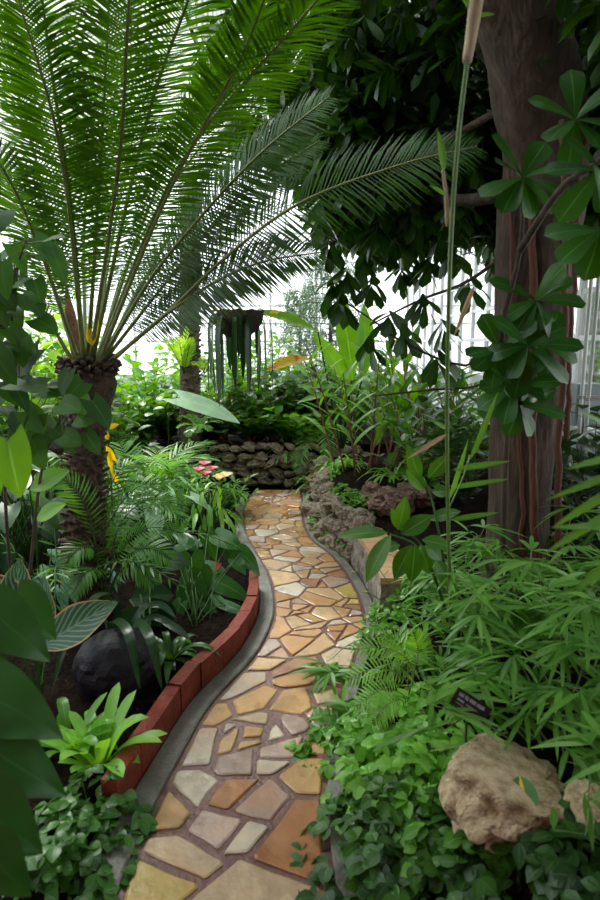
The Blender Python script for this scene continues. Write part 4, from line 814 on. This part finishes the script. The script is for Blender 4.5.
# ================================================================== right bed
def ginger(base, label, n, h, seed, lean=(0,0), mat='bright'):
    rn = random.Random(seed); o = thing('ginger', base, label, 'plant'); ms, ml = MB(), MB(); T = tmpl('lance', 8, 3, .7, .25)
    for k in range(n):
        a = k*2.399; e = .14*math.sqrt(k); b = onG(base[0]+math.cos(a)*e*.8, base[1]+math.sin(a)*e*.8); P = arc(b-(0,0,.03), (math.cos(a)*.25+lean[0], math.sin(a)*.2+lean[1], 1), h*rn.uniform(.65, 1.05), .35, 10); tube(ms, P, [.012, .005], 6)
        az = rn.uniform(0, 6.28); m = 9
        for j in range(m):
            p, tg = samp(P, [.3+.7*j/m]); b_ = az+PI*(j % 2)+rn.uniform(-.4, .4); leaves(ml, T, p, tg[0]*(.9)+A3([math.cos(b_), math.sin(b_), 0])*.7, tg[0]-.6*A3([math.cos(b_), math.sin(b_), 0]), rn.uniform(.3, .46), rn.uniform(.034, .05))
    ms.build('cane', M['redstem'], o); ml.build('foliage', M[mat], o); return o
g1 = ginger(onG(at(368, 400, 6.1)[0], 6.1), 'tall ginger clump with long upright green leaves on red-brown canes above the pitted wall', 11, 1.35, 91)
ginger(onG(at(410, 400, 6.8)[0], 6.8), 'second ginger clump, further back toward the glass side wall', 9, 1.3, 92, mat='mid')
ginger(onG(at(440, 400, 5.6)[0], 5.6), 'shorter dark ginger clump in the shade of the tree canopy', 8, .95, 93, mat='mid')
o = thing('banana_plant', Q(342, 6.9), 'banana-like plant with big upright leaves, two of them yellowed and blotched orange', 'plant'); ml, ms, my, mh = MB(), MB(), MB(), MB(); ft = Q(342, 6.9); T = tmpl('ellip', 12, 5, .5, .2, .05)
hand_leaf(ml, ms, at(352, 380, 6.6), at(345, 285, 6.6), (.2, -.9, .2), .13, T, ft, .012); hand_leaf(ml, ms, at(350, 385, 6.6), at(318, 330, 6.4), (-.2, -.6, .6), .09, T, ft, .01); hand_leaf(ml, ms, at(362, 380, 6.5), at(372, 300, 6.5), (.3, -.9, .2), .11, T, ft, .01)
hand_leaf(ml, ms, at(340, 388, 6.5), at(300, 378, 6.3), (0, -.5, .8), .07, T, ft, .01); hand_leaf(ml, ms, at(338, 395, 6.5), at(298, 393, 6.3), (0, -.4, .9), .06, T, ft, .01)
hand_leaf(my, ms, at(309, 358, 6.3), at(268, 361, 6.0), (0, -.6, .7), .075, T, ft, .008)
hand_leaf(mh, ms, at(318, 332, 6.2), at(258, 298, 6.0), (-.1, -.6, .7), .075, T, ft, .009)
ms.build('petiole', M['stem'], o); ml.build('foliage', M['bright'], o); my.build('yellow_leaf', M['yellowing'], o)['label'] = 'yellow and orange blotched leaf'; mh.build('turning_leaf', M['halfgreen'], o)['label'] = 'green leaf turning yellow and orange at the tip'
for i, (x, Y_, l) in enumerate([(316, 6.55, 'grassy variegated spider plant where the two rock walls meet'), (335, 6.2, 'grassy spider plant under the ginger canes on the pitted wall'), (352, 6.3, 'low striped spider plant among the ginger canes'), (395, 5.6, 'spider plant in front of the shaded ginger clump'), (428, 5.2, 'pale spider plant furthest along the bed toward the big trunk')]):
    strap('spider_plant', onG(at(x, 400, Y_)[0], Y_), l, 'plant', 'grass', 30, .42, .012, 1.9, .9, 100+i)
for i, (x, y, z, l) in enumerate([(322, 497, .3, 'light green trailing maidenhair fern at the far end of the pitted wall'), (336, 508, .3, 'light green trailing maidenhair fern in the middle of the pitted wall'), (350, 516, .3, 'light green maidenhair fern next to the reddish rocks on the wall'), (314, 484, .25, 'small maidenhair fern at the corner where the path meets the rock wall')]):
    p = gnd(x, y, z); mound('maidenhair_fern', (p[0]+.03, p[1], 0), l, 'fern', 'bright', .17, .14, 110, .036, .014, 'ellip', 110+i, bend=.3)
for i, (x, Y_, h, l) in enumerate([(425, 4.9, .75, 'leafy dark shrub under the canopy between the rocks and the big trunk'), (470, 4.6, .9, 'dark broad-leaved shrub directly behind the big trunk'), (455, 6.2, 1.1, 'mid-green shrub against the glass side wall'), (500, 5.6, 1.0, 'shrub in the shade between the trunk and the glass side wall'), (592, 4.2, .9, 'dark leafy shrub to the right of the aerial roots below the pipes'), (620, 3.2, .8, 'shadowy shrub at the edge of the bed under the aerial roots'), (400, 7.6, 1.2, 'loose green shrub behind the second ginger clump')]):
    shrub('shrub', onG(min(at(x, 400, Y_)[0], 2.3), Y_), l, 'shrub', ['mid', 'glossy', 'mid', 'bright', 'glossy', 'dark', 'mid'][i], 'woody', h, .35, 13, 12, .15, .04, seed=120+i, t0=.1)
# shrub with big elliptical leaves overhanging the block
o = thing('schefflera', onG(.78, 2.75), 'leafy shrub with large oval leaves reaching out over the stone block and path', 'shrub'); ml, ms = MB(), MB(); ft = onG(.78, 2.75)-(0,0,.03); T = tmpl('ellip', 9, 5, .4, .2)
for (x0, y0, x1, y1, Y_, w, u) in [(388,533,338,530,2.45,.034,(0,-.45,.9)),(391,535,361,582,2.4,.036,(-.4,-.7,.6)),(412,545,392,580,2.45,.036,(-.3,-.8,.5)),(415,545,412,585,2.4,.036,(0,-.9,.4)),(420,545,432,575,2.45,.035,(.2,-.9,.4)),(398,530,407,498,2.6,.032,(0,-.9,-.2)),(402,534,432,515,2.55,.036,(.1,-.8,.5)),(425,545,444,560,2.45,.03,(.2,-.7,.6)),(405,530,392,510,2.65,.028,(-.2,-.8,.4)),(422,540,455,545,2.5,.032,(.1,-.6,.8)),(430,520,460,508,2.65,.03,(.1,-.6,.8)),(420,480,408,446,2.8,.03,(-.2,-.9,.2)),(428,478,450,455,2.8,.032,(.2,-.8,.4)),(425,490,408,470,2.75,.028,(-.2,-.8,.4)),(432,492,452,490,2.75,.03,(.2,-.7,.6)),(436,560,452,588,2.4,.032,(.2,-.8,.5)),(400,545,378,548,2.55,.028,(-.2,-.6,.8))]:
    hand_leaf(ml, ms, at(x0, y0, Y_), at(x1, y1, Y_-.03), u, w*1.15, T)
tube(ms, spline([ft, at(432, 570, 2.55), at(415, 545, 2.48), at(390, 534, 2.45)], 12), [.008, .004], 6); tube(ms, spline([ft, at(440, 540, 2.6), at(432, 500, 2.72), at(424, 478, 2.8)], 12), [.008, .004], 6); tube(ms, spline([at(432, 560, 2.55), at(415, 538, 2.58), at(400, 531, 2.6)], 8), [.005, .003], 6)
ms.build('stem', M['stem'], o); ml.build('foliage', M['mid'], o)
# dwarf bamboo thicket
BL = [(455, 600, .5, 'dwarf bamboo at the foot of the big trunk beside the oval-leaved shrub'), (420, 625, .42, 'dwarf bamboo leaning towards the path above the bright fern'), (490, 640, .55, 'dwarf bamboo in the middle of the thicket in front of the trunk'), (540, 620, .6, 'dwarf bamboo rising before the aerial roots'), (450, 668, .42, 'dwarf bamboo just behind the black plant label'), (520, 690, .5, 'dwarf bamboo behind the big buff boulder'), (575, 680, .6, 'tall dwarf bamboo at the outer edge of the thicket'), (585, 760, .42, 'dwarf bamboo arching over the smaller buff rock'), (410, 690, .3, 'low dwarf bamboo between the bright fern and the plant label'), (600, 620, .7, 'dwarf bamboo standing highest in the far corner of the thicket'), (555, 735, .32, 'dwarf bamboo beside the upper corner of the boulder')]
for i, (x, y, h, l) in enumerate(BL):
    p = gp(x, y); bamboo(onG(p[0], p[1]), l, 8, h*.85, .27, .2, .0145, 140+i, (-.05, -.05), fans=4)
o = thing('fern', gp(404, 712), 'bright feathery fern spilling over the kerb beside the dwarf bamboo', 'fern'); rn = random.Random(161); ft = gp(404, 712)
for ctrl in [[(412,668,2.3),(386,648,2.3),(352,650,2.28)],[(408,684,2.25),(380,668,2.2),(346,680,2.2)],[(408,670,2.4),(400,645,2.42),(378,632,2.42)],[(404,696,2.15),(382,690,2.1),(356,706,2.1)],[(414,672,2.3),(418,650,2.35),(414,634,2.35)],[(402,700,2.1),(386,706,2.05),(372,724,2.05)]]:
    P = spline([ft-(0,0,.02)]+[at(*c) for c in ctrl], 22); ml, ms = MB(), MB(); pinnate(ml, P, 17, .072, .0048, (0, -.55, .8), .42, 80, .05, .2, rn, jit=.04); tube(ms, P, [.003, .0012], 5); f = ml.build('frond', M['grassbright'], o); ms.build('rachis', M['rachis'], f)
palm('fern', gp(360, 730), 'smaller bright fern below the feathery one at the path edge', 'fern', 'fern', 8, .3, .07, .009, 18, 1.4, 162, 1.0, (-.15, -.1), ang=72, t0=.1, r=.0025, bend=.2)
IV = [(372, 745, 'bright lobed groundcover spilling onto the paving below the ferns'), (400, 735, 'bright lobed groundcover between the fern and the boulder'), (345, 775, 'lobed groundcover creeping over the kerb onto the paving'), (420, 775, 'bright lobed groundcover against the side of the boulder'), (378, 790, 'thick patch of lobed groundcover in the middle of the slope'), (395, 835, 'glossy groundcover below the slope patch, in front of the boulder'), (360, 845, 'darker groundcover along the nearest kerb'), (440, 845, 'glossy groundcover at the lower corner of the boulder'), (400, 890, 'shaded groundcover at the bottom edge of the bed'), (470, 885, 'shiny pale-tipped groundcover below the boulder'), (540, 885, 'dark groundcover beneath the two buff rocks'), (590, 895, 'dark groundcover in the outermost lower corner'), (365, 895, 'dark groundcover nearest the camera beside the kerb')]
for i, (x, y, l) in enumerate(IV):
    mound('groundcover', gp(x, y), l, 'groundcover', 'grassbright' if i in (1, 3, 4) else 'bright' if i in (0, 2, 7) else 'mid' if i in (5, 6, 9, 8) else 'glossy', .19, .14, 66, .056, .022, 'lobed' if i < 5 else 'ellip', 170+i)
for i, (x, y, l) in enumerate([(390, 618, 'small light green fern tuft against the side of the stone block'), (384, 640, 'small light green fern tuft between the stone block and the feathery fern'), (402, 596, 'light green tuft growing behind the near corner of the stone block')]):
    mound('maidenhair_fern', gp(x, y), l, 'fern', 'bright', .14, .16, 80, .04, .014, 'ellip', 210+i, bend=.3)
# plant label
lb = gp(470, 752); c = at(470, 707, 1.72); lb = onG(c[0]+.005, c[1]+.03)
sg = thing('plant_label', lb, 'black plant label plate with pale lettering on a stake above the buff boulder', 'sign')
ux = nrm(at(490, 713, 1.70)-at(455, 690, 1.74)); up_ = nrm(A3([.28, .3, .9])); nn = nrm(np.cross(ux, up_)); up_ = nrm(np.cross(nn, ux))
def plate(mb, c, w, h, t):
    v = [c+ux*a*w/2+up_*b*h/2+nn*d*t/2 for d in (-1, 1) for a, b in ((-1,-1),(1,-1),(1,1),(-1,1))]; mb.add(v, [(3,2,1,0),(4,5,6,7),(0,1,5,4),(1,2,6,5),(2,3,7,6),(3,0,4,7)])
W_, H_ = .118, .066; mb = MB(); plate(mb, c, W_, H_, .005); mb.build('plate', M['blackplate'], sg, smooth=False)
rn = random.Random(6); mb = MB(); fs = 1 if nn[1] < 0 else -1
def mark(x, y, w, h): plate(mb, c+ux*x*W_+up_*y*H_+nn*fs*.003, w*W_, h*H_, .0012)
x = -.40
for wl in (4, 3, 5, 6):
    for k in range(wl):
        mark(x+.012, .27+rn.uniform(-.01, .01), .018, .16); mark(x+.02, .27+rn.choice([-.06, 0, .06]), .02, .035); x += .036
    x += .03
for k in range(7): mark(-.37+k*.028, .02, .015, .1)
for k in range(11): mark(-.1+k*.03, .0, .014, .06)
for k in range(8): mark(-.37+k*.028, -.16, .013, .05)
for k in range(5): mark(.25+k*.03, -.3, .014, .06)
mb.build('lettering', M['ink'], sg, smooth=False)['label'] = 'pale illegible lettering'
mb = MB(); beam(mb, lb-(0, 0, .06), c-up_*.02-nn*fs*.005, .012, .004); mb.build('stake', M['blackplate'], sg, smooth=False)
# fallen leaf leaning on the boulder
o = thing('fallen_leaf', gp(525, 815), 'oval green leaf with a yellow streak lying on the face of the buff boulder', 'leaf'); ml = MB()
bpy.context.view_layer.update(); bo = D.objects['boulder']; bi = bo.matrix_world.inverted()
def hit(px, py):
    q_ = bi @ Vector(CAM); d = (bi.to_3x3() @ Vector(ray(px, py))).normalized(); ok, l, n_, _ = bo.ray_cast(q_, d); return (np.array(bo.matrix_world @ l), np.array((bo.matrix_world.to_3x3() @ n_).normalized())) if ok else (gp(px, py), A3([0, 0, 1.]))
(a, na), (b, nb) = hit(520, 775), hit(527, 826); v_ = CAM-a; v_ = nrm(v_); leaves(ml, tmpl('ellip', 9, 5, .1, .2), a+v_*.03, (b+nb*.015)-(a+v_*.03), v_+A3([0, 0, .6]), .125, .04); ml.build('blade', M['streaked'], o)
# near bamboo shoot
o = thing('bamboo_shoot', gp(452, 655), 'tall slender bamboo shoot rising close to the camera in front of the tree canopy', 'bamboo'); ms, ml, msh = MB(), MB(), MB(); rn = random.Random(41)
P = spline([gp(452, 655)-(0,0,.03), at(449, 560, 2.310), at(447, 420, 2.178), at(450, 260, 2.046), at(458, 140, 1.980), at(470, 40, 1.914), at(481, -60, 1.848)], 40)
tube(ms, P, [.008, .0075, .007, .0075, .0075, .011], 10); mb = MB(); tube(mb, spline([at(467, 62, 1.914), at(473, 25, 1.901), at(482, -40, 1.848)], 8), [.014, .018, .022], 10); mb.build('sheath', M['sheath'], o)['label'] = 'papery tan sheath'
mb = MB(); tube(mb, spline([at(448, 226, 2.046), at(446, 195, 2.020), at(443, 170, 1.980)], 6), [.009, .005], 8); mb.build('sheath', M['sheath'], o)['label'] = 'papery tan sheath'
T = tmpl('lance', 7, 3, .2, .35)
for (x0, y0, x1, y1, Y_, w) in [(444,172,439,128,1.980,0.0182),(446,196,430,184,2.006,0.0117),(470,18,495,12,1.901,0.0130),(470,10,458,-10,1.901,0.0130),(470,460,500,392,2.310,0.0169),(452,470,512,460,2.376,0.0182),(450,488,510,478,2.442,0.0169),(449,500,470,440,2.376,0.0156),(450,520,500,512,2.442,0.0169),(449,430,432,420,2.244,0.0130)]:
    a, b = at(x0, y0, Y_), at(x1, y1, Y_-.02); leaves(ml, T, a, b-a, (.1, -.9, .4), np.linalg.norm(b-a), w)
for (x0, y0, x1, y1, Y_, w) in [(474,285,455,336,2.112,0.0130),(447,434,408,458,2.112,0.0117)]:
    a, b = at(x0, y0, Y_), at(x1, y1, Y_-.02); dl = MB(); leaves(dl, tmpl('lance', 7, 3, .2, .9), a, b-a, (.1, -.9, .4), np.linalg.norm(b-a), w); dl.build('dry_leaf', M['deadleaf'], o)['label'] = 'dry tan leaf'
tube(ms, [at(450, 290, 2.072), at(474, 285, 2.112)], .002, 5); tube(ms, spline([at(448, 510, 2.284), at(462, 480, 2.297), at(470, 455, 2.310)], 6), .0035, 5)
ms.build('culm', M['culm'], o); ml.build('foliage', M['bamboo'], o)
# blurred bamboo leaves at the frame edge
o = thing('bamboo', onG(1.05, 1.35), 'bamboo with long bright leaves closest to the camera beside the thicket', 'bamboo'); ms, ml = MB(), MB(); T = tmpl('lance', 8, 3, .35, .25)
P = spline([onG(1.05, 1.5)-(0,0,.03), at(660, 620, 1.35), at(640, 520, 1.25), at(625, 440, 1.2)], 14); tube(ms, P, [.005, .003], 6)
for (x0, y0, x1, y1, w) in [(630,455,572,462,.012),(632,480,556,522,.014),(635,500,548,548,.014),(632,530,560,520,.013),(640,545,576,588,.016),(638,500,600,560,.014),(620,440,590,405,.012),(632,470,552,492,.012)]:
    a, b = at(x0, y0, 1.2), at(x1, y1, 1.14); leaves(ml, T, a, b-a, (.1, -.7, .7), np.linalg.norm(b-a), w)
ms.build('culm', M['culm'], o); ml.build('foliage', M['bamboo'], o)
# small fallen yellow leaves on the kerb
for i, (x, y, l) in enumerate([(351, 572, 'tiny yellow fallen leaf on the kerb beside the pitted wall'), (364, 592, 'tiny yellow fallen leaf on the kerb beside the stone block')]):
    p = gnd(x, y, .034); mb = MB(); leaves(mb, tmpl('ellip', 4, 3, .3, .3), p, (1, .4, 0), (0, 0, 1), .04, .014); tag(mb.build('fallen_leaf', M['yellow']), l, 'leaf')

# ================================================================== the glasshouse
XA, XB, YA, YB, EV, RG = -6.7, 2.8, -3.0, 16.0, 4.4, 7.2
XM = (XA+XB)/2
def struct(name, loc): o = D.objects.new(name, None); COL.objects.link(o); o.location = loc; return tag(o, kind='structure')
def glasswall(name, a, b, step=.75, rails=(.82, 1.7, 2.15, 2.6, 3.5, EV), mat='white'):
    a, b = A3(a, float), A3(b, float); o = struct(name, tuple(a)); L_ = np.linalg.norm(b-a); d = (b-a)/L_; n = int(L_/step); mb = MB()
    for k in range(n+1): p = a+d*L_*k/n; beam(mb, p+(0, 0, .8), p+(0, 0, EV), .06 if k % 4 == 0 else .035, .06)
    for z in rails: beam(mb, a+A3([0, 0, z]), b+A3([0, 0, z]), .05, .05)
    mb.build('frame', M[mat], o, smooth=False); mb = MB(); mb.add([a+(0,0,.8), b+(0,0,.8), b+A3([0,0,EV]), a+A3([0,0,EV])], [(0,1,2,3)]); mb.build('glass', M['glass'], o, smooth=False)
    mb = MB(); m = (a+b)/2; ang = math.atan2(d[1], d[0]); box(mb, (m[0], m[1], .15), (L_, .14, 1.36), ang); mb.build('dwarf_wall', M['wallpaint'], o, smooth=False); return o
glasswall('wall_right', (XB, YA, 0), (XB, YB, 0)); glasswall('wall_left', (XA, YA, 0), (XA, YB, 0)); glasswall('wall_back', (XA, YB, 0), (XB, YB, 0), 1.1); mb = MB(); box(mb, (XM, YA, 3.4), (XB-XA, .2, 7.8)); tag(mb.build('wall_front_light_block', M['brick'], smooth=False), kind='structure')  # front wall: unseen behind the camera, added solid to block light
o = struct('roof', (XM, YA, EV)); mb = MB(); mg = MB()
for k in range(28):
    y = YA+(YB-YA)*k/27
    for x in (XA, XB): beam(mb, (x, y, EV), (XM, y, RG), .07 if k % 3 == 0 else .035, .05)
for f in (0, .33, .66, 1):
    for x in (XA, XB): beam(mb, (x+(XM-x)*f, YA, EV+(RG-EV)*f), (x+(XM-x)*f, YB, EV+(RG-EV)*f), .06, .05)
mb.build('frame', M['white'], o, smooth=False)
mg.add([(XA,YA,EV),(XM,YA,RG),(XM,YB,RG),(XA,YB,EV),(XB,YA,EV),(XB,YB,EV)], [(0,1,2,3),(1,4,5,2)], [] ); mg.build('glass', M['glass'], o, smooth=False)
o = struct('gable', (XM, YB, EV)); mb = MB(); mg = MB()
for k in range(1, 9):
    x = XA+(XB-XA)*k/9; z = RG-(RG-EV)*abs(x-XM)/(XB-XM); beam(mb, (x, YB, EV), (x, YB, z), .035, .05)
mb.build('frame', M['white'], o, smooth=False); mg.add([(XA,YB,EV),(XB,YB,EV),(XM,YB,RG)], None, [(0,1,2)]); mg.build('glass', M['glass'], o, smooth=False)
# service pipes and control box on the side wall
for i, (x, Y_, r, mt, l) in enumerate([(590, 4.9, .017, 'white', 'thin white pipe running up the side wall nearest the frame edge'), (583, 5.05, .017, 'white', 'thin white pipe running up the side wall beside the grey control box')]):
    p = at(x, 380, Y_); px_ = min(p[0], 2.66); o = thing('pipe', (px_, Y_, .3), l, 'pipe'); mb = MB(); tube(mb, [(px_, Y_, float(H(px_, Y_))-.02), (px_, Y_, 4.0)], r, 8); mb.build('pipe_run', M[mt], o)
    for z in (1.2, 2.6): mb = MB(); box(mb, (px_+.06, Y_, z), (.18, .03, .03)); mb.build('bracket', M['steel'], o, smooth=False)
p = at(576, 402, 5.5); o = thing('control_box', (2.6, 5.5, .95), 'grey metal control box mounted on the side wall beside the pipes', 'box'); mb = MB(); box(mb, (2.6, 5.5, 1.1), (.26, .26, .38)); mb.build('case', M['grey'], o, smooth=False); mb = MB(); box(mb, (2.6, 5.362, 1.1), (.2, .012, .32)); mb.build('door', M['grey'], o, smooth=False)
mb = MB(); beam(mb, (2.6, 5.5, .3), (2.6, 5.5, .92), .04, .04); mb.build('post', M['grey'], o, smooth=False)

# ================================================================== light
w = D.worlds.new('overcast'); SC.world = w; w.use_nodes = True; nt = w.node_tree; bg = nt.nodes['Background']
bg.inputs[0].default_value = (.93, .97, 1, 1); bg.inputs[1].default_value = 1.2
sd = D.lights.new('sun', 'SUN'); so = D.objects.new('sun', sd); COL.objects.link(so); sd.energy = 2.2; sd.angle = math.radians(20); sd.color = (1, .97, .9)
so.rotation_euler = Vector((-.35, .55, .75)).to_track_quat('Z', 'Y').to_euler()
